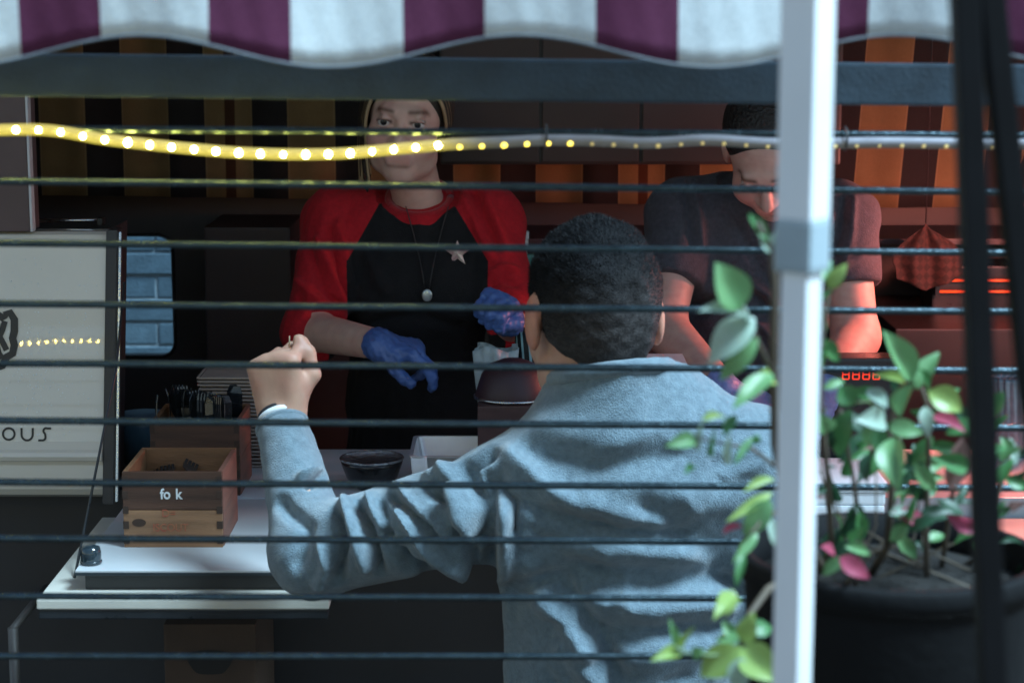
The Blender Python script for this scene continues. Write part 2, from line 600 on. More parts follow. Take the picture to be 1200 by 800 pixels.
# raindrops on the painted panel
bm = bmesh.new()
for i in range(420):
    px, py = rng.uniform(0, 118), rng.uniform(300, 530)
    if rng.random() < .35: px, py = rng.gauss(45, 20), rng.gauss(440, 40)
    q = P(px, py, 3.39)
    z = q[2]
    if not 1.26 < z < 1.56 or q[0] > XP - .01: continue
    r = rng.uniform(.0006, .0015)
    Mx = Matrix.Translation((q[0], sideY(z) - .0001, z)) @ Matrix.Rotation(math.radians(90 - 12), 4, 'X') @ Matrix.Diagonal((r, r * rng.uniform(1, 1.5), r * .55, 1))
    bmesh.ops.create_icosphere(bm, subdivisions=1, radius=1, matrix=Mx)
drops = link('raindrop_spatter', from_bm(bm), mat('water_drop', (.85, .87, .85), .04, spec=.9), truck, True)
tag(drops, kind='stuff')
# lower skirt, floor, roof, walls
box2('lower_body', (-2.3, 3.44, .30), (2.1, 3.52, 1.1455), mat('skirt_paint', (0.045, 0.044, 0.046), .55, nscale=4, namt=.3), truck, .004)
box2('floor', (-2.3, 3.52, .22), (2.1, 4.78, .28), DARK, truck, 0)
box2('roof', (-2.3, 3.42, 2.42), (2.1, 4.86, 2.48), mat('roof_paint', (0.5, 0.48, 0.42), .4, nscale=3, namt=.15), truck, .01)
bm = bmesh.new()
box_bm(bm, (-.1, 3.03, 2.492), (4.3, .80, .03), .006, Matrix.Rotation(math.radians(-6), 3, 'X'))
link('hatch_flap', from_bm(bm), CREAM, truck)
for _x in (-1.6, 1.45):
    tube('flap_strut', [(_x, 3.47, 2.0), (_x, 2.75, 2.505)], .008, STEEL, truck)
box2('hatch_header', (-2.3, 3.40, 2.26), (2.1, 3.50, 2.418), PLUM, truck, .004)
box2('end_wall', (-2.36, 3.40, .3), (-2.302, 4.86, 2.48), CREAM, truck, .004)
box2('end_wall', (2.102, 3.40, .3), (2.16, 4.86, 2.48), CREAM, truck, .004)
for wx in (-1.55, 1.5):
    for wy in (3.62, 4.62):
        wh = lathe('wheel', [(.05, -.1), (.2, -.1), (.3, -.09), (.33, -.06), (.33, .06), (.3, .09), (.2, .1), (.05, .1)], (0, 0, 0), mat('tyre', (.02, .02, .02), .8, nscale=30, namt=.3), None, 28)
        wh.data.transform(Matrix.Rotation(math.pi / 2, 4, 'X'))
        wh.parent = truck
        wh.location = Vector((wx, wy, .33)) - truck.location
# upper left post and its pale edge
XL = P(36, 200, 3.47)[0]
box2('hatch_post', (-2.3, 3.45, 1.604), (XL, 3.52, 2.258), PLUM, truck, .003)
box2('edge_trim', (XL + .0005, 3.448, 1.604), (XL + .0045, 3.47, 2.256), mat('pale_trim', (.55, .55, .57), .4, nscale=30, namt=.2), truck, 0)
a, b = P(40, 259, 3.62), P(118, 258, 3.62)
tube('ledge_rail', [a, b], .0035, STEEL, truck)
box2('rail_bracket', (a[0] - .006, 3.605, 1.5975), (a[0] + .004, 3.635, a[2] + .004), BLACKM, truck, .001)
box2('rail_bracket', (b[0] - .004, 3.605, 1.5975), (b[0] + .006, 3.635, b[2] + .004), BLACKM, truck, .001)
# door jamb with chrome strip
def slanted(name, xa, xb, za, zb, y0, y1, m, parent, bev=.002):
    bm = bmesh.new()
    vs = [bm.verts.new((x, sideY(z) + y, z)) for z in (za, zb) for x, y in ((xa, y0), (xb, y0), (xb, y1), (xa, y1))]
    for f in ((3, 2, 1, 0), (4, 5, 6, 7), (0, 1, 5, 4), (1, 2, 6, 5), (2, 3, 7, 6), (3, 0, 4, 7)):
        bm.faces.new([vs[i] for i in f])
    bmesh.ops.bevel(bm, geom=list(bm.edges), offset=bev, segments=2, affect='EDGES')
    bmesh.ops.recalc_face_normals(bm, faces=bm.faces)
    return link(name, from_bm(bm, name), m, parent)
X2 = XP + .0215
slanted('jamb', XP + .001, X2, 1.146, 1.607, -.006, .05, RUBBER, truck)
slanted('jamb_lining', XP + .0012, XP + .0045, 1.1465, 1.606, .052, .17, RUBBER, truck, .0005)
slanted('chrome_strip', X2 + .0015, X2 + .0055, 1.150, 1.604, -.004, .006, STEEL, truck, .0008)
# back wall with a rounded window
BY = 4.72
bm = bmesh.new()
wl, wt = P(118, 275, BY)[0], P(150, 275, BY)[2]
wr_, wb_ = P(206, 417, BY)[0], P(150, 417.5, BY)[2]
outer = [(-2.3, .28), (2.1, .28), (2.1, 2.42), (-2.3, 2.42)]
inner = []
RW = .035
for (cx, cz, a0) in ((wr_ - RW, wt - RW, 0), (wl + RW, wt - RW, 90), (wl + RW, wb_ + RW, 180), (wr_ - RW, wb_ + RW, 270)):
    for q in range(7):
        a = math.radians(a0 + q * 15)
        inner.append((cx + RW * math.cos(a), cz + RW * math.sin(a)))
ed = []
for loop in (outer, inner):
    vs = [bm.verts.new((x, BY, z)) for x, z in loop]
    ed += [bm.edges.new((vs[i], vs[(i + 1) % len(vs)])) for i in range(len(vs))]
bmesh.ops.triangle_fill(bm, edges=ed, use_beauty=True)
r = bmesh.ops.extrude_face_region(bm, geom=list(bm.faces))
bmesh.ops.translate(bm, vec=(0, .05, 0), verts=[v for v in r['geom'] if isinstance(v, bmesh.types.BMVert)])
bmesh.ops.recalc_face_normals(bm, faces=bm.faces)
link('back_wall', from_bm(bm), DARK, truck)
ring = [(x, BY - .002, z) for x, z in inner] + [(inner[0][0], BY - .002, inner[0][1])]
wn = tube('window', ring, .0045, RUBBER, truck, 8)
bm = bmesh.new()
vs = [bm.verts.new((x, BY + .025, z)) for x, z in inner]
bm.faces.new(vs)
g = link('pane', from_bm(bm), mat('window_glass', (.85, .95, 1), .02, trans=1.0, spec=.5), wn)
_s = g.modifiers.new('thick', 'SOLIDIFY'); _s.thickness = .003
MATS['window_glass'].node_tree.nodes['Principled BSDF'].inputs['IOR'].default_value = 1.05

# curtain: dark cloth with tan stripes along the back wall
def stripe_mat(name, fn_nodes, rough=.9, transl=0.0):
    m = bpy.data.materials.new(name)
    m.use_nodes = True
    t = m.node_tree
    b = t.nodes['Principled BSDF']
    b.inputs['Roughness'].default_value = rough
    b.inputs['Specular IOR Level'].default_value = .2
    at = t.nodes.new('ShaderNodeAttribute'); at.attribute_name = 'u'
    colout = fn_nodes(t, at.outputs['Fac'])
    tc = t.nodes.new('ShaderNodeTexCoord')
    nz = t.nodes.new('ShaderNodeTexNoise'); nz.inputs['Scale'].default_value = 500; nz.inputs['Detail'].default_value = 3
    n2 = t.nodes.new('ShaderNodeTexNoise'); n2.inputs['Scale'].default_value = 9; n2.inputs['Detail'].default_value = 4
    t.links.new(tc.outputs['Object'], nz.inputs[0]); t.links.new(tc.outputs['Object'], n2.inputs[0])
    ad = t.nodes.new('ShaderNodeMath'); ad.operation = 'ADD'
    t.links.new(nz.outputs['Fac'], ad.inputs[0]); t.links.new(n2.outputs['Fac'], ad.inputs[1])
    mr = t.nodes.new('ShaderNodeMapRange'); mr.inputs['From Min'].default_value = .6; mr.inputs['From Max'].default_value = 1.4
    mr.inputs['To Min'].default_value = .70; mr.inputs['To Max'].default_value = 1.08
    t.links.new(ad.outputs[0], mr.inputs[0])
    mx = t.nodes.new('ShaderNodeMix'); mx.data_type = 'RGBA'; mx.blend_type = 'MULTIPLY'; mx.inputs[0].default_value = 1
    t.links.new(colout, mx.inputs[6]); t.links.new(mr.outputs[0], mx.inputs[7])
    t.links.new(mx.outputs[2], b.inputs['Base Color'])
    bp = t.nodes.new('ShaderNodeBump'); bp.inputs['Strength'].default_value = .25; bp.inputs['Distance'].default_value = .003
    t.links.new(nz.outputs['Fac'], bp.inputs['Height']); t.links.new(bp.outputs[0], b.inputs['Normal'])
    if transl:
        tr = t.nodes.new('ShaderNodeBsdfTranslucent')
        ms = t.nodes.new('ShaderNodeMixShader'); ms.inputs[0].default_value = transl
        t.links.new(mx.outputs[2], tr.inputs[0])
        t.links.new(b.outputs[0], ms.inputs[1]); t.links.new(tr.outputs[0], ms.inputs[2])
        t.links.new(ms.outputs[0], t.nodes['Material Output'].inputs[0])
    return m
def M_(t, op, a, b=None):
    n = t.nodes.new('ShaderNodeMath'); n.operation = op
    for i, v in enumerate((a, b)):
        if v is None: continue
        if hasattr(v, 'default_value'): t.links.new(v, n.inputs[i])
        else: n.inputs[i].default_value = v
    return n.outputs[0]
def MIXC(t, f, a, b):
    n = t.nodes.new('ShaderNodeMix'); n.data_type = 'RGBA'
    t.links.new(f, n.inputs[0])
    for i, v in ((6, a), (7, b)):
        if isinstance(v, tuple): n.inputs[i].default_value = (*v, 1)
        else: t.links.new(v, n.inputs[i])
    return n.outputs[2]
def curtain_nodes(t, u):            # u counts photo-wide stripe units: one tan stripe per unit
    fr = M_(t, 'FRACT', u)
    on = M_(t, 'LESS_THAN', fr, .57)
    edge = M_(t, 'MULTIPLY', on, M_(t, 'GREATER_THAN', M_(t, 'ABSOLUTE', M_(t, 'SUBTRACT', fr, .285)), .268))
    five = M_(t, 'LESS_THAN', M_(t, 'FRACT', M_(t, 'DIVIDE', M_(t, 'SUBTRACT', u, 2.0), 5.0)), .2)
    dark2 = M_(t, 'MULTIPLY', five, M_(t, 'LESS_THAN', M_(t, 'ABSOLUTE', M_(t, 'SUBTRACT', fr, .30)), .06))
    c = MIXC(t, on, (.030, .026, .026), (.235, .155, .072))
    c = MIXC(t, edge, c, (.29, .20, .10))
    return MIXC(t, dark2, c, (.07, .03, .016))
cu_m = stripe_mat('striped_curtain_cloth', curtain_nodes)
CY = 4.60
u_of = lambda px: (px - 46) / 97.0
cxa, cxb = -1.9, 1.75
kx = (P(700, 150, CY)[0] - P(600, 150, CY)[0]) / 100
def cur_fn(u, v):
    x = cxa + (cxb - cxa) * u
    pxl = 600 + x / kx
    zb = P(600, 229 + 14 * min(1, max(0, (pxl - 100) / 900)), CY)[2]
    z = zb + (2.36 - zb) * v
    fl = min(1, max(0, (pxl - 800) / 250))
    return (x - .072 * fl * (2.0 - z), CY + .007 * math.sin(u * 95) + .004 * math.sin(u * 217 + 3 * v), z)
sheet('curtain', cur_fn, 300, 12, cu_m, truck, .0015, attr=lambda u, v: u_of(600 + (cxa + (cxb - cxa) * u) / kx))
tube('curtain_rod', [(cxa - .05, CY, 2.365), (cxb + .05, CY, 2.365)], .006, STEEL, truck)

# fold-out serving shelf
sx0 = P(57, 703, 2.93)[0]
z_sh = 1.122
y_sh = PZ(300, 703, z_sh)[1]
SHELF = mat('cream_laminate', (0.55, 0.54, 0.48), .35, nscale=14, namt=.15, bump=.03, bscale=200)
SHX = P(392, 690, 2.95)[0]
SHX2 = P(850, 690, 2.95)[0]
for xa, xb in ((sx0, SHX), (SHX2, 1.6)):
    box2('shelf', (xa, y_sh, z_sh - .014), (xb, 3.338, z_sh), SHELF, truck, .002)
    box2('shelf_rail', (xa + .002, y_sh + .002, z_sh - .030), (xb - .002, y_sh + .03, z_sh - .0145), BLACKM, truck, .002)
box2('worktop', (XP + .035, 3.36, z_sh - .02), (1.6, 3.74, CNT_Z - .004), mat('white_laminate', (0.62, 0.65, 0.67), .35, nscale=10, namt=.1), truck, .003)
box2('worktop_cabinet', (XP + .035, 3.53, .281), (1.6, 3.72, z_sh - .021), DARK, truck, .003)
tube('stay_cable', [P(146, 330, 3.36), P(136, 433, 3.33), (P(87, 664, 2.97)[0], 2.97, z_sh + .001)], .0022, BLACKM, truck)
tube('shelf_prop', [P(15, 735, 3.2), (P(15, 735, 3.2)[0], 3.2, 0)], .009, mat('pale_prop', (.10, .095, .09), .5, nscale=20, namt=.3), truck)
link('shelf_prop_arm', tube_me([P(15, 737, 3.2), (P(15, 735, 3.2)[0], 3.45, P(15, 737, 3.2)[2])], .007, 8), MATS['pale_prop'], truck, True)

# lettering and emblem on the body panel
INK = mat('black_vinyl', (0.018, 0.017, 0.016), .4, nscale=40, namt=.3)
def on_panel(px, py):
    q = P(px, py, 3.39)
    for _ in range(4): q = P(px, py, sideY(q[2]))
    return q
def ribbon(name, pts, wpx, closed=False, parent=truck, m=INK, lift=.0015):
    """flat vinyl stroke following the panel; pts in photo pixels"""
    n = len(pts)
    bm = bmesh.new()
    L, R_ = [], []
    for i in range(n):
        a = pts[(i - 1) % n] if closed else pts[max(i - 1, 0)]
        b = pts[(i + 1) % n] if closed else pts[min(i + 1, n - 1)]
        dx, dy = b[0] - a[0], b[1] - a[1]
        l = math.hypot(dx, dy) or 1
        ox, oy = -dy / l * wpx / 2, dx / l * wpx / 2
        for lst, s in ((L, 1), (R_, -1)):
            q = on_panel(pts[i][0] + s * ox, pts[i][1] + s * oy)
            lst.append((bm.verts.new((q[0], q[1] - lift, q[2]))))
    for i in range(n if closed else n - 1):
        j = (i + 1) % n
        bm.faces.new((L[i], L[j], R_[j], R_[i]))
    bmesh.ops.recalc_face_normals(bm, faces=bm.faces)
    return link(name, from_bm(bm), m, parent)
arc = lambda cx, cy, r, a0, a1, n=14, ry=None: [(cx + r * math.cos(math.radians(a0 + (a1 - a0) * i / n)), cy + (ry or r) * math.sin(math.radians(a0 + (a1 - a0) * i / n))) for i in range(n + 1)]
ribbon('letter_o', arc(10.5, 508, 6.8, 0, 360, 24)[:-1], 2.5, True)
ribbon('letter_u', [(25.5, 501), (25.5, 508)] + arc(32, 509, 6.5, 180, 0, 12) + [(38.5, 507), (38.5, 501)], 2.5)
ribbon('letter_s', [(60, 501.5), (55, 501.5)] + arc(54.5, 504.5, 3.4, -90, -200, 6) + [(53, 508), (53.5, 511)] + arc(50, 512, 3.5, 0, 90, 6) + [(45, 515.5)], 2.5)
ribbon('letter_i', [(-7, 501), (-7, 516)], 2.5)
# the knot-like emblem that is cut by the picture's edge
ribbon('emblem', [(-26, 400), (-20, 372), (-6, 366), (3, 372), (6, 369), (12, 366), (17, 374), (17, 388), (15, 396), (17, 404), (15, 414), (8, 418), (3, 428), (-8, 432), (-22, 424)], 9, True)
ribbon('emblem', [(6, 376), (3, 386), (0, 394), (4, 402), (8, 410)], 7)
ribbon('emblem', [(-4, 378), (-7, 396), (-2, 414), (2, 420)], 9, lift=.0022)

# added dark box with panelled front, standing in for shade on the upper curtain
oc0, oc1 = P(516, 180, 4.36)[0], P(985, 180, 4.36)[0]
ocz = P(700, 193, 4.36)[2]
oc = box2('curtain_shade_box', (oc0, 4.36, ocz), (oc1, 4.57, 2.36), mat('shade_box_dark', (.032, .026, .027), .45, nscale=6, namt=.35), truck, .004)
for k_ in range(4):
    xa = oc0 + (oc1 - oc0) * k_ / 4
    dr = box2('shade_box_front', (xa + .004, 4.352, ocz + .006), (xa + (oc1 - oc0) / 4 - .004, 4.3595, 2.35), MATS['shade_box_dark'], oc, .002)
# wooden panels inside
box2('cabinet', (P(246, 300, 4.5)[0], 4.42, .281), (P(345, 300, 4.5)[0], 4.70, P(300, 262, 4.5)[2]), mat('dark_cabinet', (.06, .042, .045), .5, nscale=5, namt=.3), truck, .004)
box2('back_shelf', (P(560, 275, 4.55)[0], 4.42, P(600, 282, 4.5)[2]), (1.7, 4.70, P(600, 275, 4.5)[2]), mat('lilac_shelf', (.05, .042, .05), .5, nscale=6, namt=.3), truck, .002)

# ================================================================== railing of the deck
RY0, RY1 = 2.0, 2.045
rail = thing('railing', 'black steel deck railing with flat top rail and thin horizontal rods', 'railing', (0, 2.02, DECK))
ROD = mat('wet_black_rod', (0.065, 0.10, 0.118), .24, .75, nscale=70, namt=.4, bump=.12, bscale=160)
def rail_pt(px, py):
    Y = RY0 + (RY1 - RY0) * px / 1200.0
    return P(px, py, Y)
rods = [(150, 158), (213, 225), (284.5, 296), (355, 364.5), (425.5, 434), (493, 501), (563.5, 571), (631, 636), (698.5, 702), (768, 769)]
for ya, yb in rods:
    n = 16
    pts = []
    sag = rng.uniform(-.8, 1.2)
    for i in range(n + 1):
        px = -1150 + 2590 * i / n
        pts.append(rail_pt(px, ya + (yb - ya) * px / 1150 + sag * math.sin(math.pi * i / n) + rng.uniform(-.35, .35)))
    tube('rod', pts, .0038, ROD, rail, 10)
for k_ in range(4):                                       # lower rods, below the picture
    zz = rail_pt(0, 768)[2] - .058 * (k_ + 1)
    tube('rod', [(rail_pt(-1150, 768)[0], RY0, zz), (rail_pt(1440, 768)[0], RY1, zz)], .0038, ROD, rail, 8)
a, b = rail_pt(-1150, 75), rail_pt(1440, 103)
d = (b - a)
def toprail(u, v):
    return a + d * u
bm = bmesh.new()
ang = math.atan2(d[2], math.hypot(d[0], d[1])); yaw = math.atan2(d[1], d[0])
Rr = Matrix.Rotation(yaw, 3, 'Z') @ Matrix.Rotation(-ang, 3, 'Y')
box_bm(bm, (a + b) / 2, (np.linalg.norm(d), .018, .0425), .003, Rr)
link('top_rail', from_bm(bm), mat('top_rail_paint', (0.034, 0.058, 0.082), .42, .1, nscale=30, namt=.35, bump=.1, bscale=220), rail)
for px in (-1149, 1439):
    q = rail_pt(px, 100)
    box2('post', (q[0] - .02, q[1] - .02, DECK), (q[0] + .02, q[1] + .02, q[2] + .03), BLACKM, rail, .003)

# ================================================================== striped tent on the deck
tent = thing('striped_awning', 'narrow awning with scalloped white and maroon stripes on a white square leg', 'awning', (P(930, 800, 1.25)[0], 1.25, DECK))
def val_nodes(t, u):
    fr = M_(t, 'FRACT', u)
    on = M_(t, 'LESS_THAN', fr, .575)
    return MIXC(t, on, (.17, .045, .10), (.82, .87, .88))
val_m = stripe_mat('striped_canvas', val_nodes, .85, .35)
VY = 1.6
kv = (P(700, 50, VY)[0] - P(600, 50, VY)[0]) / 100
def scal(px): return 60 - 18.5 * math.cos(2 * math.pi * (px - 165) / 445)
va, vb = -330, 1290
def valp(px, v, dy=0):
    lo = P(px, scal(px) + dy, VY)
    z = lo[2] + (2.10 - lo[2]) * v
    return (lo[0], VY + .010 * math.sin(px * .013 + 1) * (1 - v) + .0012 * math.sin(px * .05) * (1 - v) + .0004 * math.sin(px * .17 + 9 * v), z)
stripe_u = lambda px: (px - 117) / 225.5 + 5
val = sheet('valance', lambda u, v: valp(va + (vb - va) * u, v), 240, 10, val_m, tent, .0012, attr=lambda u, v: stripe_u(va + (vb - va) * u))
hem = [np.array(valp(va + (vb - va) * i / 160, 0)) for i in range(161)]
tube('hem', hem, .0013, mat('grey_hem', (.16, .18, .20), .8, nscale=60, namt=.3), val, 8)
def roofp(u, v):
    px = va + (vb - va) * u
    x = P(px, 50, VY)[0]
    return (x, VY + .34 * v, 2.10 + .17 * v - .008 * math.sin(math.pi * v))
sheet('roof', roofp, 60, 12, val_m, tent, .0012, attr=lambda u, v: stripe_u(va + (vb - va) * u))
WHITE = mat('white_enamel', (.80, .83, .85), .32, nscale=16, namt=.06, coat=.2, bump=.02, bscale=200)
PX, PYY = P(945, 100, 1.25)[0], 1.25
def sqtube(name, cx, cy, z0, z1, side, m, parent, bev=.003):
    bm = bmesh.new()
    box_bm(bm, (0, 0, (z0 + z1) / 2), (side, side, z1 - z0), bev)
    bm.transform(Matrix.Translation((cx, cy, 0)) @ Matrix.Rotation(math.radians(52), 4, 'Z'))
    return link(name, from_bm(bm), m, parent)
zc0, zc1 = P(938, 318, PYY)[2], P(938, 254, PYY)[2]
sqtube('leg_inner', PX, PYY, DECK, zc0 + .01, .0195, WHITE, tent)
sqtube('leg_outer', PX, PYY, zc1 - .005, 2.145, .0255, WHITE, tent)
cl = sqtube('leg_collar', PX, PYY, zc0, zc1, .0268, mat('grey_plastic', (.34, .42, .46), .5, nscale=25, namt=.15), tent, .004)
box2('foot_plate', (PX - .04, PYY - .04, DECK), (PX + .04, PYY + .04, DECK + .006), WHITE, tent, .001)
tube('roof_strut', [(PX, PYY, 2.14), (PX, VY + .3, 2.22)], .009, WHITE, tent)

# ================================================================== black folding stand at the right
def on_line(x0, sl, py): return x0 + sl * py
stand = thing('folding_stand', 'black slim legged folding stand leaning behind the planter', 'stand', (P(1190, 700, 1.15)[0], 1.15, DECK))
apex = P(1112, -470, 1.15)
for x0, sl, r in ((1129, .042, .0094), (1161.5, .105, .0090)):
    p1 = P(on_line(x0, sl, 800), 800, 1.15)
    dirv = (p1 - apex) / (apex[2] - p1[2])
    p2 = apex + dirv * (apex[2] - DECK)
    bm = bmesh.new()
    Lg = float(np.linalg.norm(p2 - apex))
    q = Vector([float(c) for c in (p2 - apex)]).to_track_quat('Z', 'Y').to_matrix()
    box_bm(bm, (apex + p2) / 2, (r * 2 / 1.0, r * 1.6, Lg), .002, q)
    link('leg', from_bm(bm), mat('matt_black_tube', (.006, .006, .007), .7, metal=.1, spec=.15, nscale=30, namt=.3), stand)
    box2('rubber_foot', p2 - np.array([.014, .012, 0]), p2 + np.array([.014, .012, .02]), RUBBER, stand, .003)
box2('hinge', apex - np.array([.025, .014, .012]), apex + np.array([.025, .014, .02]), BLACKM, stand, .004)
ah = P(1170, 520, 1.15)

# ================================================================== planter and shrub
POTX, POTY = P(1052, 690, 1.66)[0], 1.70
pot_top = P(1052, 690, 1.58)[2]
pot = thing('planter', 'tall dark round planter holding the leafy shrub', 'planter', (POTX, POTY, DECK))
PR = .132
H_ = pot_top - DECK
POTM = mat('planter_grey', (.0045, .005, .006), .8, nscale=10, namt=.3, bump=.1, bscale=90, spec=.2)
lathe('body', [(PR * .72, 0), (PR * .96, H_ - .03), (PR * .97, H_ - .022), (PR, H_ - .022), (PR * 1.015, H_ - .012), (PR * 1.015, H_ - .003), (PR, H_), (PR * .93, H_), (PR * .92, H_ - .03), (PR * .9, H_ - .05)], (POTX, POTY, DECK), POTM, pot, 48)
so = lathe('soil', [(PR * .905, H_ - .055), (PR * .9, H_ - .028), (PR * .45, H_ - .02), (.004, H_ - .018)], (POTX, POTY, DECK), mat('soil', (.012, .010, .008), .95, nscale=40, namt=.5, bump=1, bscale=90), pot, 30)

plant = thing('shrub', 'leafy green shrub with pink tipped leaves in the dark planter', 'shrub', (POTX, POTY, pot_top - .03))
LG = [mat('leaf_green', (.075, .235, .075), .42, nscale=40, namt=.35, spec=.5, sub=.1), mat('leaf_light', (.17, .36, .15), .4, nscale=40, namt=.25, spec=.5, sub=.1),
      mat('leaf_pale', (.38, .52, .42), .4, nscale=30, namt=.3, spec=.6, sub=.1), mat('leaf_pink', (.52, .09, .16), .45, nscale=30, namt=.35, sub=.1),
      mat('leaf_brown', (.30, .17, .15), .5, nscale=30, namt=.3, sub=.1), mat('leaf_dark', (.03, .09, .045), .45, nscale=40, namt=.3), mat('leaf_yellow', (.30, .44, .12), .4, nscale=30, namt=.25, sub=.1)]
for m_ in LG:                                              # light comes through leaves
    t = m_.node_tree
    pb = t.nodes['Principled BSDF']
    tr = t.nodes.new('ShaderNodeBsdfTranslucent'); ms = t.nodes.new('ShaderNodeMixShader'); ms.inputs[0].default_value = .3
    src = pb.inputs['Base Color'].links[0].from_socket
    t.links.new(src, tr.inputs[0]); t.links.new(pb.outputs[0], ms.inputs[1]); t.links.new(tr.outputs[0], ms.inputs[2])
    t.links.new(ms.outputs[0], t.nodes['Material Output'].inputs[0])
def leaf_me(curl, fold, seed):
    r = random.Random(seed)
    n = 9
    vs, fs = [], []
    for i in range(n + 1):
        t = i / n
        wd = .5 * math.sin(math.pi * min(1, t ** .82)) ** .9 * (1 - .18 * t)
        if i in (0, n): wd = .02 if i == 0 else .0
        z = curl * (t - .5) ** 2 * -1.2 + .25 * curl
        for s in (-1, -.5, 0, .5, 1):
            vs.append((s * wd, t, z + fold * abs(s) * wd + .02 * math.sin(9 * t + s * 2 + r.random())))
    for i in range(n):
        for k in range(4):
            fs.append((i * 5 + k, i * 5 + k + 1, i * 5 + k + 6, i * 5 + k + 5))
    me = bpy.data.meshes.new('leaf')
    me.from_pydata(vs, [], fs)
    me.shade_smooth()
    return me
shapes = [(c, f) for c in (.25, .5, .8) for f in (.25, .6)]
LM = {}
for ci in range(len(LG)):
    for si, (c, f) in enumerate(shapes):
        m0 = leaf_me(c, f, si)
        m0.materials.append(LG[ci])
        LM[ci, si] = m0
def leaf(bp, tp, wid, ci, tilt=0.0, parent=plant):
    bp, tp = np.array(bp), np.array(tp)
    ax = tp - bp
    L = float(np.linalg.norm(ax))
    ax = ax / L
    view = unit(np.array([0, 0, CAM_Z]) - (bp + tp) / 2) + np.array([0, -.1, .5])
    nn = unit(view - ax * (view @ ax))
    sd = np.cross(ax, nn)
    c_, s_ = math.cos(tilt), math.sin(tilt)
    sd, nn = sd * c_ + nn * s_, nn * c_ - sd * s_
    o = bpy.data.objects.new('leaf', LM[ci, rng.randrange(len(shapes))])
    COL.objects.link(o)
    o.parent = parent
    Mt = Matrix(((sd[0], ax[0], nn[0]), (sd[1], ax[1], nn[1]), (sd[2], ax[2], nn[2]))).to_4x4() @ Matrix.Diagonal((wid, L, L * .6, 1))
    Mt.translation = Vector([float(c) for c in bp]) - parent.location
    o.matrix_local = Mt
    return o
STEM = mat('twig', (.11, .085, .06), .7, nscale=40, namt=.4)
GST = mat('green_twig', (.13, .2, .08), .6, nscale=40, namt=.3)
def stem(pts, r0, r1, m=STEM):
    q = [P(*p) for p in pts]
    n = len(q)
    tube('stem', q, [r0 + (r1 - r0) * i / (n - 1) for i in range(n)], m, plant, 6)
    return q
soilp = lambda dx, dy: (POTX + dx, POTY + dy, pot_top - .03)
def rooted(pts, r0, r1, dx, dy):
    q = [soilp(dx, dy)] + [P(*p) for p in pts]
    n = len(q)
    tube('stem', q, [r0 + (r1 - r0) * i / (n - 1) for i in range(n)], STEM, plant, 6)
rooted([(960, 660, 1.62), (925, 600, 1.55), (908, 520, 1.5), (906, 420, 1.46), (908, 330, 1.44), (903, 290, 1.44), (888, 262, 1.43)], .0045, .002, -.09, -.03)
rooted([(975, 640, 1.64), (970, 560, 1.6), (962, 470, 1.58), (963, 400, 1.57), (972, 330, 1.56)], .003, .0015, -.06, .02)
rooted([(1040, 640, 1.66), (1046, 560, 1.64), (1040, 500, 1.62), (1062, 455, 1.62), (1070, 443, 1.62)], .004, .0018, -.02, 0)
rooted([(1085, 620, 1.68), (1088, 540, 1.66), (1088, 480, 1.64), (1080, 455, 1.63)], .003, .0015, .03, -.02)
rooted([(1110, 620, 1.68), (1122, 540, 1.66), (1128, 508, 1.65)], .0025, .0013, .05, .02)
rooted([(1165, 640, 1.72), (1170, 580, 1.72), (1185, 530, 1.72)], .0025, .0013, .07, .04)
rooted([(1010, 640, 1.66), (1000, 560, 1.64), (985, 480, 1.63)], .003, .0013, -.04, -.05)
rooted([(945, 665, 1.56), (900, 690, 1.47), (878, 720, 1.44), (868, 756, 1.43)], .004, .002, -.10, -.05)
rooted([(1005, 660, 1.57), (990, 652, 1.55), (984, 655, 1.55)], .002, .001, -.06, -.08)
stem([(906, 440, 1.46), (890, 405, 1.44), (874, 372, 1.43), (868, 356, 1.42)], .0022, .0013)
stem([(907, 545, 1.5), (880, 525, 1.47), (850, 520, 1.45), (818, 513, 1.44)], .0018, .001)
stem([(908, 600, 1.51), (892, 610, 1.48), (880, 625, 1.46)], .0018, .001)
stem([(868, 756, 1.43), (835, 768, 1.42), (800, 764, 1.42), (785, 760, 1.42)], .0018, .001, GST)
stem([(1040, 500, 1.62), (1018, 470, 1.61), (1000, 472, 1.6)], .0015, .001, GST)
stem([(1040, 640, 1.66), (1055, 618, 1.62), (1075, 606, 1.6)], .0015, .001)
G, LT, PA, PK, BR, DK, YL = range(7)
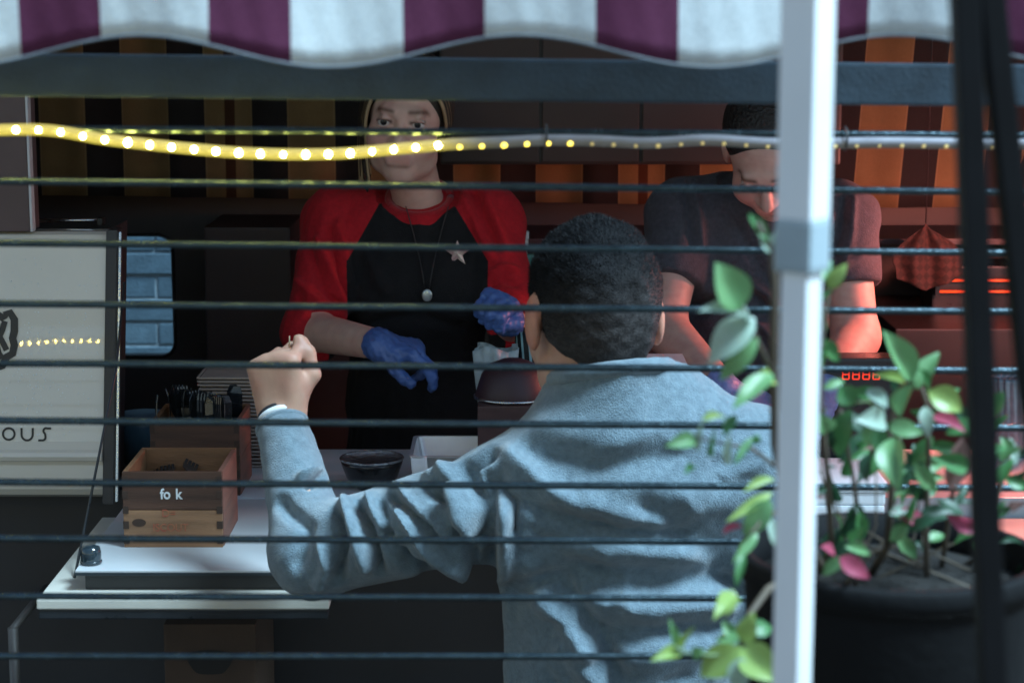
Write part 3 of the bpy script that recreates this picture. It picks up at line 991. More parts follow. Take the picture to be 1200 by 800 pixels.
leaves = [  # base x,y  tip x,y  width px  colour  Y
 (868, 362, 838, 307, 40, LT, 1.42), (866, 356, 850, 318, 20, PA, 1.424), (880, 378, 818, 364, 24, PA, 1.43), (884, 372, 829, 428, 36, PA, 1.43), (888, 396, 843, 446, 22, LT, 1.425), (906, 438, 858, 480, 22, LT, 1.45), (908, 446, 880, 446, 20, YL, 1.46),
 (900, 284, 877, 250, 13, G, 1.43), (905, 296, 889, 272, 18, PA, 1.44), (908, 300, 915, 255, 14, PA, 1.45),
 (816, 514, 779, 523, 17, LT, 1.44), (822, 493, 850, 488, 11, YL, 1.45), (862, 486, 848, 512, 14, G, 1.45), (853, 545, 856, 506, 9, PA, 1.45), (818, 528, 824, 490, 8, PA, 1.45), (833, 535, 838, 500, 7, G, 1.45), (882, 512, 860, 545, 9, G, 1.46), (812, 545, 802, 556, 9, G, 1.45), (884, 520, 888, 508, 10, G, 1.46),
 (907, 562, 870, 577, 12, YL, 1.5), (905, 577, 850, 612, 12, YL, 1.49), (902, 585, 871, 628, 26, LT, 1.48), (888, 624, 858, 660, 12, LT, 1.47), (905, 600, 890, 588, 14, PA, 1.49), (870, 616, 846, 626, 9, PK, 1.48),
 (908, 640, 898, 600, 12, PA, 1.5), (872, 648, 862, 690, 10, G, 1.46), (858, 690, 850, 722, 18, YL, 1.45),
 (864, 700, 836, 726, 22, YL, 1.44), (866, 752, 838, 748, 22, LT, 1.43), (868, 758, 820, 792, 36, YL, 1.42), (870, 758, 915, 800, 38, YL, 1.42), (872, 754, 884, 716, 24, YL, 1.43), (878, 740, 905, 735, 20, G, 1.45), (862, 746, 846, 726, 14, LT, 1.44), (870, 770, 862, 808, 26, PA, 1.41),
 (797, 764, 762, 774, 16, YL, 1.42), (789, 757, 784, 724, 11, LT, 1.42), (800, 762, 814, 733, 10, YL, 1.42), (812, 768, 826, 760, 14, LT, 1.42),
 (970, 338, 993, 308, 16, YL, 1.56), (964, 362, 976, 340, 14, G, 1.57), (966, 392, 960, 362, 14, LT, 1.57), (962, 398, 984, 424, 16, G, 1.57), (964, 330, 975, 305, 10, LT, 1.56), (962, 430, 972, 402, 12, G, 1.57), (965, 455, 990, 446, 10, LT, 1.58),
 (1068, 446, 1033, 386, 30, LT, 1.60), (1074, 456, 1101, 412, 22, LT, 1.61), (1088, 458, 1128, 482, 28, YL, 1.61), (1052, 486, 1072, 448, 22, LT, 1.6), (1038, 492, 1002, 492, 26, PA, 1.59), (1040, 498, 1083, 508, 20, LT, 1.6), (1018, 455, 1040, 478, 18, PA, 1.6), (1002, 474, 984, 452, 24, G, 1.6), (996, 480, 982, 536, 26, G, 1.61), (972, 505, 960, 484, 20, LT, 1.58), (1030, 500, 1012, 520, 18, LT, 1.6),
 (1046, 512, 1054, 576, 31, LT, 1.59), (1034, 502, 1028, 534, 18, G, 1.6), (1084, 476, 1088, 514, 16, PA, 1.62), (1090, 488, 1132, 506, 17, PK, 1.62), (1128, 512, 1113, 574, 25, BR, 1.63), (1104, 470, 1125, 455, 12, G, 1.63), (1070, 543, 1096, 576, 18, LT, 1.62), (1060, 450, 1020, 440, 13, YL, 1.61),
 (1046, 598, 1088, 614, 17, PK, 1.6), (1042, 602, 1070, 598, 12, PA, 1.6), (1058, 618, 1076, 572, 9, G, 1.61), (1064, 616, 1043, 634, 16, LT, 1.6), (1090, 634, 1106, 626, 14, LT, 1.58),
 (984, 652, 1020, 678, 20, PK, 1.54), (986, 652, 964, 674, 14, LT, 1.54), (990, 650, 1004, 672, 16, G, 1.54), (978, 648, 962, 640, 14, PK, 1.55), (990, 640, 1020, 650, 12, LT, 1.56),
 (1172, 540, 1198, 524, 16, LT, 1.71), (1170, 566, 1188, 536, 14, G, 1.71), (1178, 560, 1206, 572, 16, G, 1.71), (1160, 605, 1186, 594, 11, G, 1.71), (1185, 528, 1172, 512, 12, LT, 1.71), (1165, 548, 1158, 525, 12, PA, 1.71), (1186, 600, 1204, 588, 12, BR, 1.72), (1190, 545, 1184, 512, 12, PA, 1.72),
]
for bx, by, tx, ty, wp, ci, Y in leaves:
    leaf(P(bx, by, Y), P(tx, ty, Y + rng.uniform(-.03, .02)), wp / FPX * Y * 1.25, ci, rng.uniform(-.35, .35))
for i in range(50):                                         # smaller inner leaves
    px, py = rng.uniform(955, 1200), rng.uniform(480, 672)
    if py < 560 and rng.random() < .55: continue
    Y = rng.uniform(1.62, 1.80)
    a_ = rng.uniform(0, 6.28); l = rng.uniform(14, 34)
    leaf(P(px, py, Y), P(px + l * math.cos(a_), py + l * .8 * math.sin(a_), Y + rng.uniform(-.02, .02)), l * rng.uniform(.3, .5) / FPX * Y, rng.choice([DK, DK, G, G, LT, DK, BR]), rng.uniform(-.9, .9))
for i in range(62):                                         # the leafy mass over the pot
    px, py = rng.gauss(1060, 62), rng.gauss(565, 62)
    if not (962 < px < 1195 and 430 < py < 668): continue
    Y = rng.uniform(1.58, 1.76)
    a_ = rng.uniform(0, 6.28); l = rng.uniform(26, 52)
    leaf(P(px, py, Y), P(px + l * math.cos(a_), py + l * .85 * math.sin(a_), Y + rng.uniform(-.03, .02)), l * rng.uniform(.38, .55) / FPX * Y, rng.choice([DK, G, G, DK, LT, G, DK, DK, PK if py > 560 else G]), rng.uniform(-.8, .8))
for i in range(11):                                         # twigs among them
    px = rng.uniform(965, 1190)
    rooted([(px, rng.uniform(600, 650), rng.uniform(1.66, 1.76)), (px + rng.uniform(-25, 25), rng.uniform(500, 590), rng.uniform(1.64, 1.78))], .0016, .0007, rng.uniform(-.09, .09), rng.uniform(-.07, .07))

# ================================================================== rope light tied along the railing
rope_px = [(-1080, 150), (-900, 158), (-700, 150), (-500, 160), (-300, 150), (-150, 158), (-60, 156), (-20, 153), (40, 152), (75, 155), (120, 163), (180, 170), (230, 175), (280, 179), (340, 181), (400, 180), (450, 176), (500, 171.5), (530, 169), (580, 167), (635, 164.5), (700, 165), (760, 167.5), (830, 164), (900, 168), (960, 168), (1040, 167), (1120, 168), (1180, 169), (1260, 168)]
def cr(pts, n):
    pts = np.array(pts, float)
    out = []
    for i in range(len(pts) - 1):
        p0, p1, p2, p3 = pts[max(i - 1, 0)], pts[i], pts[i + 1], pts[min(i + 2, len(pts) - 1)]
        for k in range(n):
            t = k / n
            out.append(.5 * (2 * p1 + (p2 - p0) * t + (2 * p0 - 5 * p1 + 4 * p2 - p3) * t * t + (3 * p1 - p0 - 3 * p2 + p3) * t ** 3))
    out.append(pts[-1])
    return np.array(out)
rp = cr(rope_px, 6)
def rope_Y(px): return RY0 + (RY1 - RY0) * px / 1200 - .014
rope = thing('rope_light', 'glowing yellow rope light tied along the railing rods', 'rope light', P(600, 166, rope_Y(600)))
def rope_material():
    m = mat('rope_sleeve', (.24, .24, .28), .22, nscale=60, namt=.2, spec=.7)
    t = m.node_tree
    b = t.nodes['Principled BSDF']
    a = t.nodes.new('ShaderNodeAttribute'); a.attribute_name = 'u'
    t.links.new(a.outputs['Fac'], b.inputs['Emission Strength'])
    b.inputs['Emission Color'].default_value = (1, .80, .05, 1)
    return m
pts3 = [P(x, y, rope_Y(x)) for x, y in rp]
tm = tube_me(pts3, [(.0058 if x < 1200 else .0058) for x, y in rp], 10)
at = tm.attributes.new('u', 'FLOAT', 'POINT')
lit = lambda px: 1 / (1 + math.exp((px - 532) / 14))
at.data.foreach_set('value', [.01 + .26 * lit(rp[min(i // 10, len(rp) - 1)][0]) for i in range(len(tm.vertices))])
sleeve = link('sleeve', tm, rope_material(), rope, True)
E1 = mat('led_bright', (1, .95, .7), .3, emit=(1, .78, .14), estr=100)
E2 = mat('led_dim', (1, .85, .3), .3, emit=(1, .74, .08), estr=1.6)
E3 = mat('led_off', (.75, .62, .3), .3, emit=(1, .74, .2), estr=.18)
bm = bmesh.new(); bmesh.ops.create_icosphere(bm, subdivisions=2, radius=1)
ico = from_bm(bm, 'led')
ico.shade_smooth()
ledm = []
for e in (E1, E2, E3):
    c_ = ico.copy(); c_.materials.append(e); ledm.append(c_)
px = -8.0 - 26 * 40
while px < 1215:
    y = float(np.interp(px, rp[:, 0], rp[:, 1]))
    Y = rope_Y(px)
    k_ = 0 if px < 515 else (1 if px < 690 else 2)
    s_ = .0043 if k_ == 0 else (.0032 if k_ == 1 else .0026)
    o = bpy.data.objects.new('led', ledm[k_]); COL.objects.link(o); o.parent = rope
    q = P(px, y + (0 if k_ == 0 else 3), Y - (0 if k_ == 0 else .0036))
    o.location = Vector([float(c) for c in q]) - rope.location
    s_ *= rng.uniform(.86, 1.12)
    o.scale = (s_ * 1.05, .0076 if k_ == 0 else s_ * .8, s_)
    px += 26.0 + rng.uniform(-.9, .9)
for px in (-520, -30, 640, 990, 1238):
    y = float(np.interp(px, rp[:, 0], rp[:, 1])); q0 = P(px, y, rope_Y(px)); yr = 150 + 8 * px / 1150
    q1 = rail_pt(px, yr)
    pts = []
    mid = (q0 + q1) / 2; hgt = abs(q0[2] - q1[2]) / 2 + .0075
    for i in range(17):
        a_ = 2 * math.pi * i / 16
        pts.append(mid + np.array([0, .0145 * math.cos(a_), hgt * math.sin(a_)]))
    tube('cable_tie', pts, .0012, RUBBER, rope, 6)

# ================================================================== things on the shelf
TOPZ = CNT_Z
BOARD = mat('white_board', (.50, .53, .55), .4, nscale=12, namt=.08, bump=.03, bscale=150)
tr0 = PZ(88, 668, TOPZ)
tray = thing('serving_board', 'white serving board with black edge lying on the cream shelf', 'board', ((tr0[0] + SHX) / 2, 3.14, z_sh))
box2('base', (tr0[0] + .012, tr0[1] + .012, z_sh), (SHX - .022, 3.334, TOPZ - .0085), mat('board_base', (.022, .024, .027), .5, nscale=20, namt=.3), tray, .001)
box2('top', (tr0[0], tr0[1], TOPZ - .0035), (SHX - .012, 3.336, TOPZ), BOARD, tray, .001)
box2('edge_band', (tr0[0] - .001, tr0[1] - .001, TOPZ - .0082), (SHX - .011, 3.337, TOPZ - .0036), mat('board_edge', (.02, .03, .038), .35, nscale=20, namt=.3), tray, .001)
q = PZ(107, 660, TOPZ)
cap = thing('bottle_cap', 'small dark glossy bottle cap at the corner of the white board', 'cap', q)
lathe('shell', [(.014, 0), (.0155, .004), (.0155, .018), (.0135, .026), (.006, .029), (.001, .0295)], q, mat('dark_gloss', (.02, .035, .045), .12, nscale=20, namt=.2, coat=.5), cap, 24)
lathe('rim', [(.0158, .001), (.0166, .002), (.0166, .005), (.0158, .006)], q, MATS['dark_gloss'], cap, 24)

WA = mat('box_wood_dark', (.085, .038, .022), .6, nscale=7, namt=.5, bump=.15, bscale=60, aniso=(1, 4, 9))
WB = mat('box_wood_light', (.31, .165, .085), .6, nscale=7, namt=.4, bump=.15, bscale=60, aniso=(1, 4, 9))
WC = mat('box_wood_red', (.27, .12, .085), .6, nscale=7, namt=.4, bump=.15, bscale=60, aniso=(4, 1, 9))
WD = mat('box_wood_end', (.05, .028, .018), .8, nscale=30, namt=.3)
WI = mat('box_wood_inside', (.24, .12, .055), .65, nscale=9, namt=.4, bump=.15, bscale=60, aniso=(1, 4, 6))
def cutlery_box(x0, x1, y0, y1, z0, h, label, front):
    t_ = .008
    bx = thing('cutlery_box', label, 'wooden box', ((x0 + x1) / 2, (y0 + y1) / 2, z0))
    hm = z0 + h * .50
    WB_ = WB if front else WA
    f1 = box2('front_board', (x0 + .001, y0, z0), (x1 - .001, y0 + t_, hm - .0006), WB_, bx, .001)
    f2 = box2('front_board', (x0 + .001, y0 - .0004, hm + .0006), (x1 - .001, y0 + t_, z0 + h), WA, bx, .001)
    box2('back_board', (x0 + .001, y1 - t_, z0), (x1 - .001, y1, hm - .0006), WI, bx, .001)
    box2('back_board', (x0 + .001, y1 - t_, hm + .0006), (x1 - .001, y1, z0 + h), WI, bx, .001)
    for xa, xb, mm in ((x0, x0 + t_, WI), (x1 - t_, x1, WC)):
        box2('side_board', (xa, y0 + t_ + .0004, z0), (xb, y1 - t_ - .0004, hm - .0006), mm, bx, .001)
        box2('side_board', (xa, y0 + t_ + .0004, hm + .0006), (xb, y1 - t_ - .0004, z0 + h - .001), mm, bx, .001)
    box2('bottom', (x0 + t_, y0 + t_, z0 + .002), (x1 - t_, y1 - t_, z0 + .008), WI, bx, 0)
    for k in range(5):
        zz = z0 + .006 + k * h / 5
        for xx in (x0 + .0005, x1 - .0095):
            box2('finger_joint', (xx, y0 - .0012, zz), (xx + .009, y0 + .004, zz + h / 10), WD, bx, .0005)
    if front:
        def stamp(s, px, py, size, m, par, off=0.0, name='lettering', sx=1):
            me_ = text_me(s, size, .0002, off)
            c_ = P(px, py, y0)
            me_.transform(Matrix.Translation((float(c_[0]), y0 - .0008, float(c_[2]))) @ Matrix.Rotation(math.pi / 2, 4, 'X') @ Matrix.Diagonal((sx, 1, 1, 1)))
            me_.materials.clear()
            link(name, me_, m, par)
        stamp('fo', 194, 584, .0235, mat('white_print', (.75, .80, .82), .6, nscale=200, namt=.25), f2, .00055, 'lettering', .86)
        stamp('k', 209.5, 584, .0235, MATS['white_print'], f2, .00055, 'lettering', .86)
        RED = mat('red_stamp', (.36, .055, .04), .8, nscale=120, namt=.5, col2=(.38, .17, .08))
        stamp('D=', 198, 605, .017, RED, f1)
        stamp('ISCOUT', 200, 622, .0175, RED, f1, 0, 'lettering', .9)
        dk = mat('knot', (.05, .025, .015), .7, nscale=40, namt=.4)
        c_ = P(163, 612, y0)
        bm = bmesh.new()
        bmesh.ops.create_circle(bm, cap_ends=True, segments=20, radius=1, matrix=Matrix.Translation((float(c_[0]), y0 - .0006, float(c_[2]))) @ Matrix.Rotation(math.pi / 2, 4, 'X') @ Matrix.Diagonal((.011, .0065, 1, 1)))
        link('knot', from_bm(bm), dk, f1)
    return bx
b0, b1 = PZ(145, 641, TOPZ), PZ(262, 641, TOPZ)
BXH = P(145, 553, b0[1])[2] - TOPZ
cutlery_box(b0[0], b1[0], b0[1], b0[1] + .175, TOPZ, BXH, 'worn wooden box lettered fork in white, standing on the white board', True)
RYB = 3.375
RX0, RX1 = P(176, 530, RYB)[0], P(281, 530, RYB)[0]
cutlery_box(RX0, RX1, RYB, RYB + .16, CNT_Z - .004, BXH + .01, 'dark wooden box full of upright black cutlery behind the lettered box', False)
FK = mat('black_plastic', (.016, .02, .024), .22, nscale=30, namt=.2, coat=.3)
def fork_me(kind):
    bm = bmesh.new()
    def strip(pts):                                   # (s, half width, z bend)
        up = [[bm.verts.new((x + sx * hw, t, z)) for sx in (-1, 1)] for x, t, hw, z in pts]
        dn = [[bm.verts.new((x + sx * hw, t, z - .0016)) for sx in (-1, 1)] for x, t, hw, z in pts]
        for i in range(len(pts) - 1):
            bm.faces.new((up[i][0], up[i][1], up[i + 1][1], up[i + 1][0]))
            bm.faces.new((dn[i][1], dn[i][0], dn[i + 1][0], dn[i + 1][1]))
            bm.faces.new((up[i][1], dn[i][1], dn[i + 1][1], up[i + 1][1]))
            bm.faces.new((up[i + 1][0], dn[i + 1][0], dn[i][0], up[i][0]))
        bm.faces.new((up[0][1], up[0][0], dn[0][0], dn[0][1]))
        bm.faces.new((up[-1][0], up[-1][1], dn[-1][1], dn[-1][0]))
    strip([(0, 0, .0055, 0), (0, .03, .0065, .002), (0, .07, .004, .003), (0, .10, .004, .001), (0, .112, .011, -.002), (0, .128, .0125, -.004)])
    if kind == 0:
        for k in range(4):
            strip([(-.0094 + k * .0063, .1285, .0024, -.004), (-.0094 + k * .0063, .15, .002, -.002), (-.0094 + k * .0063, .162, .0009, .001)])
    else:
        strip([(0, .1285, .0125, -.004), (0, .148, .0115, -.003), (0, .160, .006, 0)])
    return from_bm(bm, 'fork')
fm = [fork_me(0), fork_me(1)]
for m_ in fm: m_.materials.append(FK)
def place_fork(base, dirv, roll, k, label, group, name='plastic_fork'):
    o = bpy.data.objects.new(name, fm[k]); COL.objects.link(o)
    q = Vector([float(c) for c in dirv]).to_track_quat('Y', 'Z').to_matrix() @ Matrix.Rotation(roll, 3, 'Y')
    o.matrix_world = Matrix.Translation([float(c) for c in base]) @ q.to_4x4()
    tag(o, label, 'spoon' if k else 'fork', group)
fx0, fx1 = b0[0], b1[0]
for i in range(9):
    x = fx0 + .035 + .0105 * i
    z_ = TOPZ + .016 + .007 * (i % 5)
    place_fork((x, b0[1] + .02, z_), (rng.uniform(-.12, .12), 1, .16 + .05 * (i % 3)), rng.uniform(-1.2, 1.2), 0, 'black plastic fork lying inside the lettered wooden box', 'forks in the lettered box')
for i in range(5):
    place_fork((fx0 + .03 + .012 * i, b0[1] + .03, TOPZ + .045 + .006 * i), (rng.uniform(-.2, .1), 1, .24), rng.uniform(-1, 1), 0, 'black plastic fork lying inside the lettered wooden box', 'forks in the lettered box')
for i in range(34):
    x = RX0 + .02 + (RX1 - RX0 - .04) * ((i * .618) % 1)
    y = RYB + .02 + .12 * ((i * .377) % 1)
    kk = 1 if rng.random() < .6 else 0
    place_fork((x, y, CNT_Z + .006), (rng.uniform(-.12, .12), rng.uniform(-.12, .12), 1), rng.uniform(0, 6.28), kk, 'black plastic %s standing upright in the rear wooden box' % ('fork', 'spoon')[kk], '%ss upright in the rear box' % ('fork', 'spoon')[kk], ('plastic_fork', 'plastic_spoon')[kk])

# stack of paper trays behind the boxes
KP = mat('kraft_paper', (.40, .33, .29), .8, nscale=30, namt=.15)
sx_, sy_ = P(278, 500, 3.63)[0], 3.635
nst = 25
topz = P(262, 436, 3.60)[2]
dz = (topz - CNT_Z) / nst
bm = bmesh.new()
for k, (lo_, hi_) in enumerate((((-.060, -.05, 0), (.060, .05, .0022)), ((-.064, -.054, .0024), (.064, -.051, .0052)), ((-.064, .051, .0024), (.064, .054, .0052)), ((-.064, -.0508, .0024), (-.061, .0508, .0052)), ((.061, -.0508, .0024), (.064, .0508, .0052)))):
    lo_, hi_ = np.array(lo_), np.array(hi_)
    box_bm(bm, (lo_ + hi_) / 2, hi_ - lo_)
ptm = from_bm(bm, 'paper_tray'); ptm.materials.append(KP)
for k in range(nst):
    o = bpy.data.objects.new('paper_tray', ptm); COL.objects.link(o)
    o.location = (sx_ + rng.uniform(-.002, .002), sy_ + rng.uniform(-.002, .002), CNT_Z - .0039 + k * dz)
    o.rotation_euler = (0, 0, rng.uniform(-.02, .02))
    tag(o, 'kraft paper tray in the tall stack beside the cutlery boxes', 'paper tray', 'stacked paper trays')

# blue tub at the far left of the worktop
q = P(170, 545, 3.6)
tub = thing('plastic_tub', 'blue plastic tub beside the door frame behind the cutlery boxes', 'tub', (q[0] - .01, 3.645, CNT_Z - .004))
tb = (q[0] - .01, 3.645, CNT_Z - .004)
lathe('body', [(.042, 0), (.05, .07), (.052, .085), (.049, .085), (.046, .07), (.038, .006), (.001, .005)], tb, mat('blue_plastic', (.06, .14, .22), .35, nscale=10, namt=.2), tub, 32)
lathe('rim', [(.0522, .08), (.055, .081), (.055, .087), (.0522, .088)], tb, MATS['blue_plastic'], tub, 32)

# foil tray
FOIL = mat('foil', (.74, .76, .78), .4, .7, nscale=30, namt=.1, bump=.03, bscale=70)
def open_tray(name, label, cat, x0, x1, y0, y1, z0, h, m, flare=.014, rim=.007):
    th = thing(name, label, cat, ((x0 + x1) / 2, (y0 + y1) / 2, z0))
    bm = bmesh.new()
    def ringv(ix, iz, r=.012):
        pts = []
        xa, xb, ya, yb = x0 - ix, x1 + ix, y0 - ix, y1 + ix
        for cx, cy, a0 in ((xb - r, yb - r, 0), (xa + r, yb - r, 90), (xa + r, ya + r, 180), (xb - r, ya + r, 270)):
            for k in range(5):
                a = math.radians(a0 + k * 22.5)
                pts.append(bm.verts.new((cx + r * math.cos(a), cy + r * math.sin(a), z0 + iz)))
        return pts
    rings = [ringv(-.001, 0), ringv(flare * .5, h * .5), ringv(flare, h), ringv(flare + rim, h + .001), ringv(flare + rim, h + .003), ringv(flare, h + .003), ringv(flare * .5 - .001, h * .5), ringv(-.003, .002)]
    for i in range(len(rings) - 1):
        n = len(rings[i])
        for k in range(n):
            bm.faces.new((rings[i][k], rings[i][(k + 1) % n], rings[i + 1][(k + 1) % n], rings[i + 1][k]))
    bm.faces.new(rings[0][::-1]); bm.faces.new(rings[-1])
    bmesh.ops.recalc_face_normals(bm, faces=bm.faces)
    link('body', from_bm(bm), m, th)
    return th
fx = P(492, 520, 3.40)[0]
ft = open_tray('foil_tray', 'shallow aluminium foil tray on the worktop by the grey sleeve', 'tray', fx + .004, fx + .17, 3.37, 3.50, CNT_Z - .004, .072, FOIL)
# its folded paper lid corner
def lidfn(u, v):
    return (fx - .014 + .028 * u + .004 * v, 3.352 + .002 * math.sin(5 * u) - .012 * math.sin(2.2 * v), CNT_Z + .0715 - .034 * v)
sheet('lid_flap', lidfn, 6, 6, mat('white_paper', (.75, .78, .8), .7, nscale=20, namt=.08), ft, .0008)
# dark bowl with a shiny rim
q = P(436, 560, 3.43)
bc = (q[0], 3.43, CNT_Z - .004)
bowl = thing('bowl', 'black bowl with a glinting metal rim behind the raised forearm', 'bowl', bc)
lathe('body', [(.026, 0), (.028, .004), (.045, .02), (.054, .045), (.055, .052), (.052, .052), (.050, .044), (.040, .02), (.02, .008), (.001, .008)], bc, mat('black_ceramic', (.014, .015, .018), .25, nscale=20, namt=.3, coat=.3), bowl, 40)
lathe('rim', [(.0524, .0523), (.0560, .0523), (.0572, .0545), (.0560, .0565), (.0524, .0565), (.0515, .0545)], bc, mat('chrome_beads', (.5, .54, .56), .2, 1.0, bump=.9, bscale=140), bowl, 40)
# plum coloured domed pan on a wooden block, with a crumpled wrapper behind
q = P(598, 470, 3.52)
blk = box2('wooden_block', (q[0] - .058, 3.46, CNT_Z - .004), (q[0] + .075, 3.6, 1.292), mat('block_wood', (.085, .045, .045), .6, nscale=8, namt=.4, aniso=(1, 1, 8)), None, .003, loc=(q[0], 3.53, CNT_Z - .004))
tag(blk, 'dark reddish wooden block under the plum coloured domed lid', 'block')
dm = (q[0] + .004, 3.535, 1.292)
dome = thing('domed_lid', 'plum coloured domed pan lid resting on the dark block', 'lid', dm)
lathe('body', [(.066, 0), (.068, .006), (.064, .02), (.056, .045), (.042, .062), (.02, .071), (.001, .072)], dm, mat('plum_enamel', (.05, .024, .032), .5, nscale=12, namt=.4), dome, 40)
lathe('rim', [(.0684, .001), (.0705, .002), (.0705, .006), (.0684, .007)], dm, STEEL, dome, 40)
w0 = P(581, 414, 3.62)
def wrap(u, v):
    a = u * 2 * math.pi
    r = .02 + .018 * v + .004 * math.sin(5 * a + 3 * v) + .003 * math.sin(11 * a)
    return (w0[0] + 1.05 * r * math.cos(a), 3.64 + .7 * r * math.sin(a), CNT_Z - .004 + (w0[2] + .012 - CNT_Z) * v + .006 * math.sin(3 * a + 1) * v)
wr = sheet('paper_wrapper', wrap, 60, 14, mat('wrapper', (.42, .52, .56), .45, nscale=25, namt=.3, bump=.5, bscale=60), None, .0006, loc=(w0[0], 3.64, CNT_Z - .004))
tag(wr, 'crumpled pale blue paper wrapper behind the plum coloured lid', 'wrapper')
# striped paper cup
c0 = P(617, 405, 3.66)
cc = (c0[0] + .012, 3.665, CNT_Z - .004)
def cup_nodes(t, u):
    return MIXC(t, M_(t, 'LESS_THAN', M_(t, 'FRACT', u), .32), (.02, .028, .032), (.30, .55, .62))
cup_m = stripe_mat('striped_paper', cup_nodes, .5)
ch = P(617, 384, 3.665)[2] - CNT_Z
cup = sheet('paper_cup', lambda u, v: (cc[0] + (.026 + .008 * v) * math.cos(2 * math.pi * u), cc[1] + (.026 + .008 * v) * math.sin(2 * math.pi * u), cc[2] + ch * v), 40, 6, cup_m, None, .001, attr=lambda u, v: 14 * u + 1.2 * v, loc=cc)
tag(cup, 'dark paper cup with pale blue slanting stripes behind the customer', 'cup')
# squeeze bottle
s0 = P(612, 300, 4.02)
sc_ = (s0[0], 4.06, P(600, 345, 4.06)[2])
sb = thing('spray_bottle', 'white spray bottle with teal liquid behind the red sleeve', 'bottle', (sc_[0], sc_[1], sc_[2]))
box2('body', (sc_[0] - .022, 4.042, sc_[2]), (sc_[0] + .03, 4.078, sc_[2] + .085), mat('teal_liquid', (.10, .33, .29), .2, nscale=12, namt=.3), sb, .008)
lathe('neck', [(.011, .084), (.011, .1), (.013, .1005), (.013, .113), (.008, .114)], sc_, mat('white_plastic', (.68, .74, .76), .35, nscale=12, namt=.1), sb, 20)
box2('trigger_head', (sc_[0] - .026, 4.050, sc_[2] + .1145), (sc_[0] + .014, 4.070, sc_[2] + .132), MATS['white_plastic'], sb, .004)
box2('trigger', (sc_[0] - .021, 4.056, sc_[2] + .075), (sc_[0] - .013, 4.066, sc_[2] + .114), MATS['white_plastic'], sb, .003)
ub = box2('plastic_crate', (sc_[0] - .10, 3.97, .281), (sc_[0] + .12, 4.14, sc_[2] - .0005), mat('crate_grey', (.04, .04, .045), .5, nscale=12, namt=.3), None, .005, loc=(sc_[0], 4.05, .281))
tag(ub, 'tall dark crate carrying the spray bottle beside the red sleeve', 'crate')
# white carton and foam boxes at the customer's right
q = P(788, 470, 3.42)
ct = thing('napkin_carton', 'plain white carton standing behind the grey shoulder', 'carton', (q[0], 3.43, TOPZ - .004))
box2('body', (P(740, 440, 3.39)[0], 3.39, TOPZ - .004), (P(803.5, 440, 3.39)[0], 3.48, P(790, 431, 3.39)[2]), mat('white_card', (.62, .68, .71), .6, nscale=10, namt=.08), ct, .001)
box2('lid', (P(740, 440, 3.39)[0] - .001, 3.389, P(790, 430.7, 3.39)[2]), (P(804, 440, 3.39)[0] + .001, 3.481, P(790, 425, 3.39)[2]), MATS['white_card'], ct, .001)
FO = mat('white_foam', (.72, .76, .79), .55, nscale=30, namt=.08, bump=.08, bscale=200)
q = PZ(990, 640, z_sh)
for k in range(4):
    zz = z_sh + .036 * k
    fb = thing('foam_box', ('bottom', 'second lowest', 'third lowest', 'topmost')[k] + ' white foam takeaway box of the stack behind the shrub', 'takeaway box', (.50, 3.09, zz), 'stacked foam boxes')
    ox = .004 * (k % 2)
    box2('base', (.405 + ox, 3.00, zz), (.575 + ox, 3.17, zz + .0195), FO, fb, .004)
    box2('lid', (.402 + ox, 2.997, zz + .0200), (.578 + ox, 3.173, zz + .0355), FO, fb, .005)

# heater with glowing bars, red display, hanging check towel, clear tub at the right of the kitchen
GLOW = mat('heater_bar_glow', (.3, .05, .02), .5, emit=(1, .06, .012), estr=.6)
hz = [P(1140, 329, 4.40)[2], P(1140, 342, 4.40)[2]]
hx0, hx1 = P(1101, 330, 4.40)[0], P(1250, 330, 4.40)[0]
ht = thing('bar_heater', 'dark bar heater with glowing red rods at the back of the kitchen', 'heater', ((hx0 + hx1) / 2, 4.46, P(1140, 350, 4.4)[2] - .02))
box2('housing', (hx0 - .01, 4.425, hz[1] - .05), (hx1 + .01, 4.56, hz[0] + .03), BLACKM, ht, .005)
for z_ in hz:
    tube('heating_rod', [(hx0, 4.405, z_), (hx1, 4.405, z_)], .0028, GLOW, ht, 8)
for xx in (hx0 - .004, hx1 + .004):
    box2('rod_holder', (xx - .005, 4.398, hz[1] - .008), (xx + .005, 4.4245, hz[0] + .008), BLACKM, ht, .001)
hb = box2('side_counter', (.82, 4.20, .281), (1.7, 4.69, hz[1] - .0505), mat('side_counter', (.022, .02, .022), .4, nscale=6, namt=.3), truck, .004)
q = P(1008, 439, 3.66)
dsp = thing('display_unit', 'black kitchen unit with a red glowing digit display', 'display', (q[0], 3.69, CNT_Z - .004))
box2('body', (q[0] - .07, 3.665, CNT_Z - .004), (q[0] + .07, 3.735, q[2] + .03), BLACKM, dsp, .005)
RG = mat('red_led', (.3, .02, .01), .5, emit=(1, .05, .02), estr=.4)
bm = bmesh.new()
for dgt in range(4):
    xx = q[0] - .026 + dgt * .019
    for (cx, cz, sx2, sz2) in ((0, .009, .012, .0024), (0, 0, .012, .0024), (0, -.009, .012, .0024), (-.006, .0045, .0024, .0075), (.006, .0045, .0024, .0075), (-.006, -.0045, .0024, .0075), (.006, -.0045, .0024, .0075)):
        box_bm(bm, (xx + cx, 3.6638, q[2] + cz), (sx2, .002, sz2))
link('display', from_bm(bm), RG, dsp)
